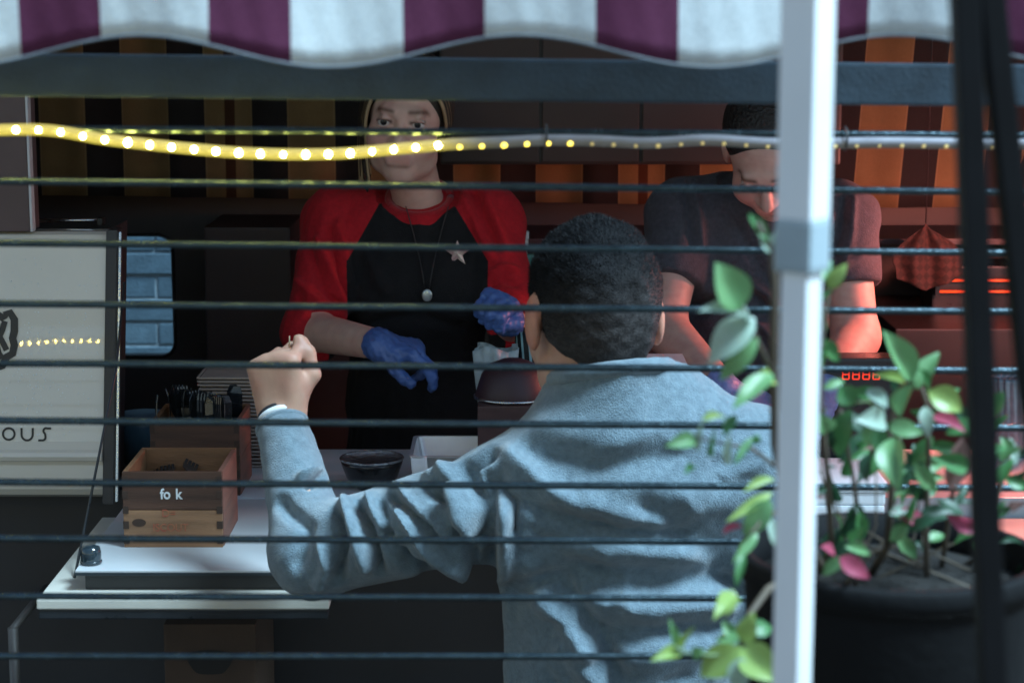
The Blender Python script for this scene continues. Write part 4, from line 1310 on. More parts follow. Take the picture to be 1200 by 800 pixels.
# towel
tq = P(1085, 262, 4.3)
def check_nodes(t, u):
    return MIXC(t, M_(t, 'LESS_THAN', M_(t, 'FRACT', u), .5), (.035, .02, .02), (.25, .075, .055))
tow_m = mat('towel_check', (.22, .07, .05), .9)
t = tow_m.node_tree
br = t.nodes.new('ShaderNodeTexChecker'); br.inputs['Scale'].default_value = 75
br.inputs[1].default_value = (.045, .022, .02, 1); br.inputs[2].default_value = (.022, .013, .012, 1)
mp = [n for n in t.nodes if n.type == 'MAPPING'][0]; mp.inputs['Rotation'].default_value = (0, math.radians(42), 0); mp.inputs['Scale'].default_value = (1, .02, 1)
t.links.new(mp.outputs[0], br.inputs[0]); t.links.new(br.outputs[0], t.nodes['Principled BSDF'].inputs[0])
def towfn(u, v):
    wd = .006 + .072 * math.sin(math.pi * min(1, v * 1.25) * .62)
    x = tq[0] + (u - .5) * 2 * wd + .01 * v
    return (x, 4.30 + .012 * math.sin(u * 15) * min(1, v * 3) - .02 * v, tq[2] - .145 * v + .03 * v * abs(u - .45) * 2 - .02 * (1 - v) * abs(u - .5))
tw = sheet('tea_towel', towfn, 40, 24, tow_m, None, .0016, loc=tuple(tq))
tag(tw, 'red checked tea towel hanging from a cord beside the bar heater', 'towel')
tube('towel_cord', [tq, (tq[0], 4.3, 2.42)], .0014, RUBBER, truck)
# clear tub with plastic sleeves
q = P(1176, 500, 3.75)
tb2 = thing('clear_tub', 'clear tub of crinkled plastic sleeves on the worktop by the black stand', 'tub', (q[0], 3.69, CNT_Z - .004))
CL = mat('clear_film', (.12, .2, .26), .12, nscale=30, namt=.5, spec=.9, coat=.5)
def tubfn(u, v):
    a = 2 * math.pi * u
    r = .036 + .006 * v + .0025 * math.sin(a * 19 + 4 * v) * v
    return (q[0] + r * math.cos(a), 3.69 + r * math.sin(a) * .8, CNT_Z - .004 + (P(1176, 438, 3.69)[2] - CNT_Z) * v)
sheet('film', tubfn, 120, 16, CL, tb2, .0006)
lathe('base', [(.034, .0005), (.036, .004), (.036, .012), (.001, .0125)], (q[0], 3.69, CNT_Z - .004), CL, tb2, 24, sy=.8)
# heat lamp over the right end of the worktop: the kitchen's red light
hl = (1.07, 3.88, 1.62)
lamp = thing('heat_lamp', 'red heat lamp hanging over the right end of the worktop', 'lamp', hl)
lathe('shade', [(.028, .16), (.05, .13), (.085, .05), (.095, 0), (.092, 0), (.082, .05), (.047, .128), (.026, .156)], hl, mat('lamp_metal', (.3, .16, .1), .3, .8, nscale=20, namt=.2), lamp, 36)
lathe('bulb', [(.012, .12), (.03, .09), (.045, .045), (.042, .02), (.02, .005), (.001, .003)], hl, mat('red_bulb', (.4, .03, .02), .3, emit=(1, .16, .09), estr=14), lamp, 24)
tube('flex', [(hl[0], hl[1], hl[2] + .155), (hl[0], hl[1], 2.42)], .004, RUBBER, lamp)
ld = bpy.data.lights.new('heat_lamp_light', 'POINT')
ld.energy = 10.0
ld.color = (1.0, .27, .21)
ld.shadow_soft_size = .05
lo_ = bpy.data.objects.new('heat_lamp_light', ld)
COL.objects.link(lo_)
lo_.parent = lamp
lo_.location = (0, 0, -.03)

# cartons below the shelf
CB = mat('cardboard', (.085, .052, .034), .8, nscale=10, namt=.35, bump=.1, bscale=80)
def carton(label, x0, x1, y0, y1, z0, z1, hole):
    c_ = thing('cardboard_carton', label, 'carton', ((x0 + x1) / 2, (y0 + y1) / 2, z0), 'cartons under the shelf')
    bd = box2('body', (x0, y0, z0), (x1, y1, z1), CB, c_, .003)
    box2('packing_tape', ((x0 + x1) / 2 - .02, y0 - .0008, z0 + .02), ((x0 + x1) / 2 + .02, y0 + .001, z0 + .07), mat('tape', (.2, .13, .08), .3, nscale=20, namt=.2), bd, 0)
    if hole:  # flat black shape stands in for the shade inside the hand hole
        h_ = P(246, 775, y0)
        bm = bmesh.new()
        pts = [(h_[0] + .036 * math.cos(a) * (1 + .12 * math.sin(3 * a)), h_[2] + .025 * math.sin(a) * (1 + .15 * math.cos(2 * a))) for a in [2 * math.pi * i / 30 for i in range(30)]]
        bm.faces.new([bm.verts.new((x, y0 - .0012, z)) for x, z in pts])
        link('hand_hole_dark', from_bm(bm), mat('hand_hole_shade', (.02, .017, .015), .7, nscale=30, namt=.3), bd)
cx0, cx1 = P(192, 760, 3.16)[0], P(300, 760, 3.16)[0]
ctop = P(240, 731, 3.16)[2]
carton('brown cardboard carton with a hand hole drawn flat black on top of the stack below the shelf', cx0, cx1, 3.16, 3.40, ctop - .30, ctop, True)
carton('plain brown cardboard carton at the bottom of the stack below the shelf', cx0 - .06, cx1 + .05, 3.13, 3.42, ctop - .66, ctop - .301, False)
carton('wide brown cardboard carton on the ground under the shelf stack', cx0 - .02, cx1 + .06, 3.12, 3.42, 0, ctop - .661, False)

# ================================================================== people
def skin_mat(name, col):
    return mat(name, col, .5, nscale=45, namt=.14, bump=.06, bscale=500, sub=.15, attr='tint', spec=.4)
SK_A = skin_mat('skin_warm', (.50, .29, .21))
SK_B = skin_mat('skin_fair', (.66, .42, .35))
SK_C = skin_mat('skin_fair_pink', (.58, .36, .31))
def cloth(name, col, nscale=70, namt=.3, bscale=350, bump=.35, attr=None, col2=None, sheen=.25):
    return mat(name, col, .9, nscale=nscale, namt=namt, bump=bump, bscale=bscale, spec=.15, sheen=sheen, attr=attr, col2=col2)
GLOVE = mat('nitrile_glove', (.08, .165, .46), .38, nscale=14, namt=.35, bump=.25, bscale=90, spec=.5)
def legs(parent, hip, foot_z, face, m, shoe, wid=.09):
    """trousers and shoes; hip = pelvis centre, face = +1 looks away from the camera"""
    hip = np.array(hip, float)
    pr = [(ell(hip, (.165, .115, .12)), .04)]
    for s in (-1, 1):
        kn = hip + np.array([s * wid, .015 * face, -(hip[2] - foot_z) * .48]); an = hip + np.array([s * (wid + .01), 0, -(hip[2] - foot_z) + .09])
        pr += [(cone(hip + np.array([s * wid * .9, 0, -.05]), kn, .088, .066), .03), (cone(kn, an, .066, .056), .02)]
    V, F = build(pr, .012)
    link('trousers', np_mesh('trousers', V, F), m, parent, True)
    for s in (-1, 1):
        b_ = hip + np.array([s * (wid + .01), 0, 0]); b_[2] = foot_z
        V, F = build([(ell(b_ + np.array([0, .05 * face, .045]), (.045, .125, .045)), .02), (cone(b_ + np.array([0, -.02 * face, .04]), b_ + np.array([0, -.02 * face, .10]), .042, .045), .02)], .01, cuts=[(b_ + np.array([0, 0, .001]), (0, 0, -1))])
        link('shoe', np_mesh('shoe', V, F), shoe, parent, True)
def eyes(parent, L, R, s, iris):
    for sx in (-1, 1):
        c = L((sx * .032, .0775, .0035))
        bm = bmesh.new()
        bmesh.ops.create_uvsphere(bm, u_segments=24, v_segments=18, radius=.0125 * s)
        V = np.array([v.co[:] for v in bm.verts])
        me_ = bpy.data.meshes.new('eye')
        bm.transform(Matrix.Rotation(-math.pi / 2, 4, 'X'))      # pole along +y
        bm.transform(Matrix([list(r) for r in R]).to_4x4())
        bm.transform(Matrix.Translation([float(x) for x in c]))
        bm.to_mesh(me_); bm.free()
        me_.materials.append(mat('eye_white', (.62, .58, .56), .15, nscale=60, namt=.08)); me_.materials.append(iris); me_.materials.append(mat('pupil', (.004, .004, .004), .08, nscale=9, namt=.1))
        fwd = R @ np.array([0, 1, 0])
        for p_ in me_.polygons:
            a_ = np.dot(unit(np.array(p_.center) - c), fwd)
            p_.material_index = 2 if a_ > .955 else (1 if a_ > .83 else 0)
        link('eye', me_, None, parent, True)
def paint_face(V, c, R, s, brow, lip, browc=(.25, .2, .17), lipc=(.85, .5, .5)):
    q = ((V - np.array(c)) @ R) / s
    col = np.ones((len(V), 3))
    ax = np.abs(q[:, 0])
    fr = q[:, 1] > .04
    b = np.exp(-((q[:, 2] - (.026 + .10 * (ax - .02) - 3.5 * np.maximum(ax - .035, 0) ** 2 * 10)) / .0042) ** 2) * np.clip((ax - .010) / .006, 0, 1) * np.clip((.054 - ax) / .008, 0, 1) * fr * brow
    l = np.exp(-((q[:, 2] + .0645) / .0085) ** 4) * np.clip((.027 - ax) / .006, 0, 1) * fr * lip
    lash = np.exp(-((q[:, 2] - .0065) / .0035) ** 2) * np.clip((ax - .014) / .004, 0, 1) * np.clip((.049 - ax) / .005, 0, 1) * (q[:, 1] > .07) * brow
    chk = np.exp(-(((ax - .042) / .02) ** 2 + ((q[:, 2] + .035) / .02) ** 2)) * fr
    col *= 1 - b[:, None] * (1 - np.array(browc))
    col *= 1 - lash[:, None] * .75
    col *= 1 - l[:, None] * (1 - np.array(lipc))
    col *= 1 - chk[:, None] * np.array([0, .16, .14])
    return col
def strands(parent, V, F, n, m, lenf, dirf, keep, name='hair_strands', wd=.0006, seed=3):
    """short single hairs standing on the scalp"""
    r = np.random.default_rng(seed)
    N = vnormals(V, F)
    pts = V[F].mean(1); nn = N[F].mean(1)
    k = np.nonzero(keep(pts))[0]
    k = r.choice(k, n)
    w_ = r.uniform(0, 1, (n, 4)); w_ /= w_.sum(1)[:, None]
    p = (V[F[k]] * w_[:, :, None]).sum(1)
    d_ = dirf(p, nn[k]) + r.normal(size=(n, 3)) * .25
    d_ /= np.linalg.norm(d_, axis=1)[:, None]
    L = lenf(p) * r.uniform(.6, 1.2, n)
    sd = np.cross(d_, r.normal(size=(n, 3))); sd /= np.linalg.norm(sd, axis=1)[:, None]
    a, b, c = p - sd * wd, p + sd * wd, p + d_ * L[:, None]
    VV = np.stack([a, b, c], 1).reshape(-1, 3)
    o = link(name, np_mesh(name, VV, np.arange(3 * n).reshape(-1, 3)), m, parent)
    tag(o, kind='stuff')

# ------------------------------------------------------------------ customer in the grey sweater, seen from behind
CUS = thing('person', 'person seen from behind in a grey blue sweater, one fist raised', 'person', (P(735, 790, 2.66)[0], 2.66, 0))
SWEAT = cloth('heather_knit', (.150, .215, .255), nscale=110, col2=(.098, .145, .178), bscale=500, bump=.5, sheen=.4)
HS = 1.105
hc = P(694, 374, 2.685)
HR = rotm(yaw=14, pitch=-6, back=True)
ha, hs, hl_, L = head_prims(hc, HR, HS)
nb = P(716, 478, 2.645)
Ls, Rs = P(594, 588, 2.63), P(880, 548, 2.66)
el, wrs = P(368, 646, 2.72), P(330, 497, 2.87)
er, wrr = P(915, 745, 2.64), P(905, 660, 2.88)
fdir = unit(wrs - el)
hand_f = unit(np.array([-.10, .02, 1.0]))
hand_n = unit(np.array([-.35, -1, .05]))
hand = hand_prims(wrs + fdir * .008, hand_f, hand_n, 1, [(62, 75, 40), (80, 95, 50), (84, 95, 55), (86, 95, 55)], [(.046, .060, -.026), (.042, .092, -.030), (.030, .112, -.028)], 1.02)
Rw = unit(wrr - er)
hand2 = hand_prims(wrr, (-.2, 1, -.05), (.1, .1, 1), -1, [(15, 25, 15)] * 4, [(.05, .05, -.01), (.055, .075, -.012)], 1.0)
body = list(ha) + [(cone(L((0, -.022, -.045)), nb, .058, .056), .03), (cone(L((0, .02, -.06)), nb + np.array([0, .02, .02]), .045, .045), .03),
        (cone(nb + np.array([0, 0, -.08]), P(735, 760, 2.68), .06, .10), .03), (cone(nb + np.array([0, 0, -.07]), Ls, .04, .042), .03), (cone(nb + np.array([0, 0, -.07]), Rs, .04, .042), .03),
        (cone(Ls, el, .036, .026), .02), (cone(el, wrs, .026, .026), .02), (cone(Rs, er, .045, .037), .02), (cone(er, wrr, .036, .026), .02)] + hand + hand2
V, F = build(body, .0036, subs=hs, late=hl_, lo=None)
q = ((V - hc) @ HR) / HS
col = paint_face(V, hc, HR, HS, .8, .6)
earm = np.exp(-((np.abs(q[:, 0]) - .082) / .012) ** 2 - (q[:, 2] / .05) ** 2 - ((q[:, 1] + .01) / .03) ** 2)
col *= 1 - earm[:, None] * np.array([0, .35, .4])
kn = np.min([np.linalg.norm(V - p_[0][0] - (p_[0][1] - p_[0][0]) / 2, axis=1) for p_ in hand[5:]], axis=0)
col *= 1 - np.exp(-(kn / .012) ** 2)[:, None] * np.array([0, .16, .14])
link('body', np_mesh('body', V, F, col * blotch(V, .12, 3)), SK_A, CUS, True)
eyes(CUS, L, HR, HS, mat('iris_brown', (.06, .03, .015), .1, nscale=50, namt=.3))
# hair: short on top, clipped towards the neck
hp = [(ell(L((0, -.014, .040)), np.array((.0785, .0985, .0862)) * HS, HR), .01), (ell(L((0, -.045, -.01)), np.array((.064, .06, .062)) * HS, HR), .03)]
V, F = build(hp, .004, cuts=[(L((0, -.09, -.058)), HR @ np.array([0, .62, -1.0])), (L((0, .075, .04)), HR @ np.array([0, 1, -.35]))])
V = wob(V, F, .0012, 60, 5)
q = ((V - hc) @ HR) / HS
fade = np.clip((.060 - q[:, 2] - .15 * q[:, 1]) / .09, 0, 1) ** 1.3
fade = np.clip(fade + .45 * np.exp(-(((q[:, 0] - .042) / .03) ** 2 + ((q[:, 2] - .02) / .05) ** 2)), 0, 1)
c0, c1 = np.array([.006, .0065, .008]), np.array([.050, .046, .046])
col = c0 + (c1 - c0) * fade[:, None]
hair = link('hair', np_mesh('hair', V, F, col), mat('short_hair', (1, 1, 1), .62, nscale=180, namt=.5, bump=.3, bscale=420, attr='tint', spec=.08), CUS, True)
HST = mat('hair_strand_dark', (.007, .0075, .009), .6, nscale=20, namt=.3, spec=.12)
kf = lambda p: ((p - hc) @ HR)[:, 2] > -.02
strands(hair, V, F, 42000, HST, lambda p: .0015 + .0052 * np.clip((((p - hc) @ HR)[:, 2] + .01) / .09, 0, 1), lambda p, n: n * .35 + HR @ np.array([0, .6, .15]), kf, wd=.00035)
# sweater
chest = P(738, 612, 2.665)
sw = [(ell(chest, (.178, .118, .25)), .03), (ell(P(738, 800, 2.67), (.174, .118, .26)), .06), (cone(P(738, 905, 2.67) + np.array([-.05, 0, 0]), P(738, 905, 2.67) + np.array([.05, 0, 0]), .12, .12), .06),
      (cone(nb + np.array([0, .004, -.03]), nb + np.array([0, -.004, .06]), .086, .076), .03), (cone(Ls, Rs, .072, .072), .05), (cone(nb + np.array([0, 0, -.012]), Ls + np.array([.02, 0, .018]), .068, .062), .035), (cone(nb + np.array([0, 0, -.012]), Rs + np.array([-.02, 0, .012]), .071, .066), .04),
      (cone(Ls, el, .074, .062), .035), (cone(el, wrs + fdir * .02, .059, .035), .03), (cone(Rs, er, .073, .060), .035), (cone(er, wrr, .058, .036), .03)]
V, F = build(sw, .0047, lcuts=[(nb + np.array([0, .0, .052]), (-.12, .30, 1), .115), (wrs + fdir * .002, fdir, .07), (wrr, Rw, .07)], cuts=[(np.array([0, 0, .93]), (0, 0, -1))])
fl = [
 # sleeve: bunched folds around the elbow and under the arm
 ([(545, 548), (565, 600), (562, 640)], 7, -.012), ([(520, 545), (540, 590), (548, 628)], 8, .008), ([(585, 555), (606, 590), (604, 625)], 6, -.010), ([(600, 535), (640, 570), (690, 592), (770, 612)], 9, .009), ([(590, 575), (640, 598), (720, 620), (800, 630)], 7, -.009),
 ([(455, 560), (490, 600), (530, 628)], 5, .007), ([(462, 580), (498, 612), (530, 638)], 5, -.008), ([(480, 548), (520, 590)], 6, -.006),
 ([(430, 575), (450, 615), (468, 640)], 5, .007), ([(445, 590), (455, 625)], 4, -.007), ([(405, 585), (420, 625), (430, 660)], 6, .008), ([(418, 590), (436, 630), (446, 668)], 4, -.009), ([(395, 600), (402, 640), (398, 676)], 5, -.008), ([(378, 640), (384, 662), (374, 682)], 5, .007),
 ([(470, 600), (500, 640), (552, 668)], 6, .008), ([(455, 625), (480, 660), (540, 682)], 6, -.009), ([(540, 620), (556, 660)], 6, -.008), ([(362, 566), (385, 556), (408, 560), (424, 575)], 4, -.010), ([(352, 560), (385, 546), (412, 549)], 4, .006),
 ([(500, 560), (560, 520), (590, 500)], 9, .006), ([(510, 580), (548, 545), (575, 530)], 6, -.008), ([(330, 590), (360, 615), (350, 660)], 8, -.005),
 # back
 ([(572, 560), (574, 660), (572, 800)], 7, -.016), ([(590, 600), (592, 700), (588, 800)], 9, .006),
 ([(640, 700), (670, 735), (690, 765)], 9, .012), ([(660, 690), (700, 740), (722, 790)], 8, -.010), ([(700, 700), (780, 712), (850, 706)], 12, .008), ([(690, 690), (770, 688), (860, 684)], 9, -.009), ([(620, 660), (700, 640), (800, 650)], 14, .006), ([(640, 675), (720, 668), (840, 672)], 9, -.007),
 ([(600, 640), (650, 650), (700, 668)], 8, -.006), ([(650, 590), (750, 570), (850, 590)], 16, .006), ([(660, 760), (700, 800)], 8, .008), ([(740, 770), (850, 756)], 12, .007), ([(720, 745), (840, 735)], 8, -.007), ([(760, 600), (830, 640), (870, 690)], 10, -.005),
 ([(640, 500), (720, 520), (800, 500)], 14, .004), ([(620, 530), (700, 545), (800, 530)], 9, -.004)]
fl2 = []
for p, w_, a in fl:
    back = np.mean([q_[0] for q_ in p]) > 600
    fl2.append((p, w_ * (1.4 if back else 1.0), a * (1.9 if back else 3.4)))
for i in range(46):                                        # small creases spread over the back
    x0, y0 = rng.uniform(600, 880), rng.uniform(500, 800)
    an = rng.gauss(.25, .55); ln_ = rng.uniform(18, 60)
    fl2.append(([(x0, y0), (x0 + ln_ * math.cos(an), y0 + ln_ * math.sin(an))], rng.uniform(4, 9), rng.choice([-1, 1]) * rng.uniform(.0025, .006)))
V = folds(V, F, fl2)
V = wob(V, F, .0013, 26, 2)
sweater = link('sweater', np_mesh('sweater', V, F), SWEAT, CUS, True)
# ribbed collar and cuff
cpts = []
for i in range(33):
    a = 2 * math.pi * i / 32
    cpts.append(nb + np.array([.078 * math.cos(a), .076 * math.sin(a) + .002, .048 - .020 * math.sin(a) + .009 * math.cos(a)]))
tube('collar', cpts, [.011 * (1 + .05 * math.sin(i * 3)) for i in range(33)], SWEAT, sweater, 10)
axv = unit(np.cross(fdir, [0, 1, 0])); bxv = np.cross(fdir, axv)
for rr, hh, m_, nm, off in ((.0345, .012, SWEAT, 'cuff', -.004), (.031, .010, mat('white_cotton', (.72, .76, .78), .8, nscale=60, namt=.1), 'shirt_cuff', .008), (.0300, .0065, mat('dark_strap', (.02, .022, .028), .4, nscale=30, namt=.3), 'watch_strap', .0165)):
    pts = [wrs + fdir * off + (axv * math.cos(2 * math.pi * i / 28) + bxv * math.sin(2 * math.pi * i / 28)) * rr for i in range(29)]
    tube(nm, pts, hh * .5, m_, CUS, 8)
legs(CUS, P(738, 905, 2.67), 0, 1, cloth('dark_denim', (.05, .06, .09), 30, .4), mat('dark_shoe', (.03, .03, .03), .5, nscale=20, namt=.3))
# the tiny stick between finger and thumb
tip = wrs + np.array([.012, .0, .118])
st = tube('cocktail_stick', [tip + np.array([-.002, .028, -.016]), tip + np.array([.001, .010, .012])], [.0014, .0009], mat('pale_wood', (.5, .4, .28), .6, nscale=50, namt=.2), None, 6)
tag(st, 'tiny wooden stick pinched in the raised fist', 'stick')

# ------------------------------------------------------------------ woman in the red and black raglan shirt
WOM = thing('person', 'person in a red and black raglan shirt and blue gloves, facing the street', 'person', (P(490, 400, 3.98)[0], 3.98, .28))
c = P(476, 140, 3.90)
R = rotm(yaw=-4, pitch=-4, roll=-5)
WS = 1.02
ha, hs, hl_, L = head_prims(c, R, WS, .98, .6)
nb = P(492, 243, 3.99)
Ls, Rs = P(396, 262, 3.99), P(572, 258, 3.99)
el, wr1 = P(366, 388, 3.86), P(446, 404, 3.66)
er, wr2 = P(606, 388, 3.86), P(594, 374, 3.66)
h1 = hand_prims(wr1 + unit(wr1 - el) * -.004, (1.0, -.25, -.14), (.10, -.25, 1), 1, [(30, 28, 20), (38, 38, 25), (58, 55, 30), (70, 60, 35)], [(.046, .052, -.03), (.05, .075, -.048), (.048, .094, -.058)], .84)
h2 = hand_prims(wr2, (-.12, -.55, .40), (.15, -.35, .8), -1, [(65, 85, 45), (70, 90, 50), (74, 90, 50), (80, 90, 50)], [(.045, .055, -.018), (.035, .075, -.035)], .92)
body = list(ha) + [(cone(L((0, -.02, -.05)), nb, .050, .050), .03), (cone(nb + np.array([0, .01, -.04]), Ls, .038, .042), .03), (cone(nb + np.array([0, .01, -.04]), Rs, .038, .042), .03), (cone(nb + np.array([0, .01, -.05]), P(490, 500, 4.0), .062, .09), .03),
        (cone(Ls, el, .042, .037), .02), (cone(el, wr1, .040, .028), .02), (cone(Rs, er, .042, .037), .02), (cone(er, wr2, .038, .027), .02)] + h1 + h2
V, F = build(body, .0032, subs=hs, late=hl_)
link('body', np_mesh('body', V, F, paint_face(V, c, R, WS, 1, .55) * blotch(V, .12, 5)), SK_B, WOM, True)
eyes(WOM, L, R, WS, mat('iris_dark', (.03, .022, .018), .1, nscale=50, namt=.3))
d1, d2 = unit(wr1 - el), unit(wr2 - er)
for wr_x, hp_, dd, ee in ((wr1, h1, unit(np.array([1.0, -.25, -.14])), el), (wr2, h2, unit(np.array([-.12, -.55, .40])), er)):
    bandp = unit(ee - wr_x)
    gl = hp_ + [(cone(wr_x + bandp * .03, wr_x, .031, .029), .012)]
    V, F = build(gl, .0026, infl=.0018, lcuts=[(wr_x + bandp * .018, bandp, .06)])
    V = wob(V, F, .0006, 160, 8)
    g_ = link('glove', np_mesh('glove', V, F), GLOVE, WOM, True)
# hair
HB = mat('dark_blonde_hair', (.036, .025, .016), .45, nscale=24, namt=.5, bump=.7, bscale=70, aniso=(6, 6, .8), spec=.5)
hpz = [(ell(L((0, -.022, .044)), np.array((.085, .099, .092)) * WS, R), .01), (ell(L((0, -.075, -.01)), (.055, .045, .07), R), .04), (ell(L((.076, -.03, -.01)), (.02, .05, .07), R), .02), (ell(L((-.066, -.038, .0)), (.02, .046, .055), R), .02)]
V, F = build(hpz, .005, subs=[(ell(L((.002, .088, -.026)), (.0625, .062, .092), R), .008)])
link('hair', np_mesh('hair', V, F), HB, WOM, True)
for i in range(34):
    t0 = (i % 17) / 16 + (.03 if i > 16 else 0)
    a_ = L((-.055 - .012 * math.sin(i * 2.1), .052 - .05 * t0, .07 - .02 * t0)); 
    sgn = 1 if R[0, 0] > 0 else -1
    p0 = L((.050 + .022 * t0, .066 - .07 * t0, .075)); p1 = L((.069 + .016 * t0, .058 - .06 * t0, .01)); p2 = L((.066 + .018 * t0 + .004 * math.sin(i), .05 - .05 * t0, -.06)); p3 = L((.058 + .02 * t0 + .006 * math.sin(i * 3), .04 - .05 * t0, -.12 - .02 * math.sin(i * 1.7)))
    crv = cr([p0, p1, p2, p3], 6)
    tube('hair_lock', crv, [(.0045 if i < 17 else .003) * (1 - .5 * k / (len(crv) - 1)) for k in range(len(crv))], HB if i % 3 else mat('light_blonde_hair', (.42, .30, .17), .4, nscale=24, namt=.3), WOM, 6)
for i in range(14):
    t0 = i / 13
    crv = cr([L((-.030 - .02 * t0, .072 - .05 * t0, .085)), L((-.066 - .010 * t0, .052 - .04 * t0, .05)), L((-.079 - .006 * t0, .020 - .035 * t0, .0)), L((-.072, -.03 - .03 * t0, -.05 - .012 * math.sin(i)))], 6)
    tube('hair_lock', crv, [.0048 * (1 - .45 * k / (len(crv) - 1)) for k in range(len(crv))], HB if i % 5 else MATS['light_blonde_hair'], WOM, 6)
# shirt: black front, red raglan sleeves
sh = [(ell(P(491, 335, 4.0), (.155, .105, .19)), .03), (ell(P(455, 345, 3.925), (.07, .055, .075)), .05), (ell(P(527, 345, 3.925), (.07, .055, .075)), .05), (ell(P(491, 470, 4.0), (.150, .112, .22)), .06), (ell(P(491, 580, 4.0), (.165, .12, .16)), .06),
      (cone(Ls, Rs, .062, .062), .05), (cone(nb + np.array([0, 0, -.02]), Ls, .062, .058), .04), (cone(nb + np.array([0, 0, -.02]), Rs, .062, .058), .04),
      (cone(Ls, el, .066, .058), .03), (cone(el, el + d1 * .035, .058, .052), .02), (cone(Rs, er, .064, .055), .03), (cone(er, er + d2 * .12, .055, .046), .02)]
V, F = build(sh, .0048, lcuts=[(nb + np.array([0, -.02, .018]), (0, -.45, 1), .085), (el + d1 * .034, d1, .075), (er + d2 * .11, d2, .075)], cuts=[(np.array([0, 0, .98]), (0, 0, -1))])
fl = [([(398, 262), (404, 300), (412, 330)], 4, .006), ([(385, 270), (396, 305), (406, 345)], 3.5, -.006), ([(372, 280), (388, 320), (402, 352)], 4, .006), ([(362, 290), (378, 335), (396, 362)], 4, -.006), ([(350, 330), (372, 352), (400, 362)], 4, .006), ([(348, 350), (370, 368), (398, 376)], 3.5, -.006), ([(410, 240), (400, 270)], 4, -.004),
      ([(555, 225), (570, 260), (585, 290)], 4, -.006), ([(565, 220), (580, 255), (592, 290)], 4, .005), ([(545, 235), (560, 270), (575, 300)], 4, .005), ([(575, 320), (590, 312), (604, 316)], 4, .005), ([(572, 335), (590, 328), (606, 334)], 4, -.005),
      ([(440, 380), (490, 370), (540, 385)], 7, -.005), ([(430, 300), (450, 340)], 6, .004), ([(430, 420), (500, 440), (550, 420)], 8, .005)]
V = folds(V, F, [(p, w_, a * 2.3) for p, w_, a in fl])
V = wob(V, F, .0013, 34, 4)
px_, py_ = proj(V)
# the raglan seam as seen on the shirt: from collar to armpit
sl = 446 - (py_ - 236) * .56
sr = 530 + (py_ - 236) * .60
sl = np.where(py_ > 305, 406 + (py_ - 305) * .02, sl)
sr = np.where(py_ > 305, 572 - (py_ - 305) * .02, sr)
band = np.linalg.norm((V - nb)[:, :2] * np.array([1, 1.0]), axis=1)
mask = np.clip(np.maximum(sl - px_, px_ - sr) / 3.0, -1, 1)
mask = np.where((px_ > 385) & (px_ < 592) & (py_ > 392), -1, mask)
nd = np.linalg.norm((V - (nb + np.array([0, -.012, .002]))) * np.array([1, .95, 1.25]), axis=1)
mask = np.maximum(mask, np.clip((.0775 - nd) / .004, -1, 1))
col = np.where(mask[:, None] > -1, (mask[:, None] + 1) / 2, 0) * np.ones((1, 3))
me_ = np_mesh('shirt', V, F, col)
sm = cloth('raglan_jersey', (1, 1, 1), nscale=120, namt=.25, bscale=420, sheen=.04)
t = sm.node_tree
pb = t.nodes['Principled BSDF']
aa = t.nodes.new('ShaderNodeAttribute'); aa.attribute_name = 'tint'
gt = M_(t, 'GREATER_THAN', aa.outputs['Fac'], .5)
cc_ = MIXC(t, gt, (.018, .018, .02), (.50, .018, .028))
mm = t.nodes.new('ShaderNodeMix'); mm.data_type = 'RGBA'; mm.blend_type = 'MULTIPLY'; mm.inputs[0].default_value = 1
old = pb.inputs['Base Color'].links[0].from_socket
t.links.new(old, mm.inputs[6]); t.links.new(cc_, mm.inputs[7]); t.links.new(mm.outputs[2], pb.inputs['Base Color'])
link('shirt', me_, sm, WOM, True)
# neckband
npts = []
for i in range(33):
    a = 2 * math.pi * i / 32
    npts.append(nb + np.array([.062 * math.cos(a), -.008 + .064 * math.sin(a), .020 + .030 * math.sin(a)]))
tube('neckband', npts, .0085, cloth('red_rib', (.46, .018, .028), 90, .3), WOM, 8)
# star badge and pendant lie on the shirt: find the surface there
def surf(Vv, px, py):
    a, b = proj(Vv)
    d_ = (a - px) ** 2 + (b - py) ** 2
    k = np.argsort(d_)[:30]
    return float(Vv[k, 1].min())
ys = surf(V, 536, 296) - .006
bm = bmesh.new()
ct_ = P(536, 297, ys)
ring = []
for i in range(10):
    r_ = .0265 if i % 2 == 0 else .0105
    a = math.pi / 2 + i * math.pi / 5
    ring.append(bm.verts.new((ct_[0] + r_ * math.cos(a), ys, ct_[2] + r_ * math.sin(a))))
top = bm.verts.new((ct_[0], ys - .005, ct_[2])); bot = bm.verts.new((ct_[0], ys + .003, ct_[2]))
for i in range(10):
    bm.faces.new((ring[i], ring[(i + 1) % 10], top)); bm.faces.new((ring[(i + 1) % 10], ring[i], bot))
bmesh.ops.recalc_face_normals(bm, faces=bm.faces)
link('star_badge', from_bm(bm), mat('pearly_star', (.68, .60, .50), .3, .2, nscale=110, namt=.5, col2=(.52, .2, .26)), WOM)
yp = surf(V, 500, 345) - .005
pc = P(500.5, 346, yp)
bm = bmesh.new()
bmesh.ops.create_uvsphere(bm, u_segments=18, v_segments=10, radius=1, matrix=Matrix.Translation([float(x) for x in pc]) @ Matrix.Diagonal((.0105, .003, .0125, 1)))
link('pendant', from_bm(bm), mat('silver_pendant', (.55, .62, .63), .3, .6, nscale=60, namt=.3), WOM, True)
for sx in (-1, 1):
    ch_ = []
    for i in range(13):
        tt = i / 12
        x = 500.5 + sx * (3 + 22 * tt ** 1.3); y = 338 - 96 * tt
        ch_.append(P(x, y, min(surf(V, x, y) - .003, yp + .25)))
    tube('necklace_cord', ch_, .0011, RUBBER, WOM, 6)
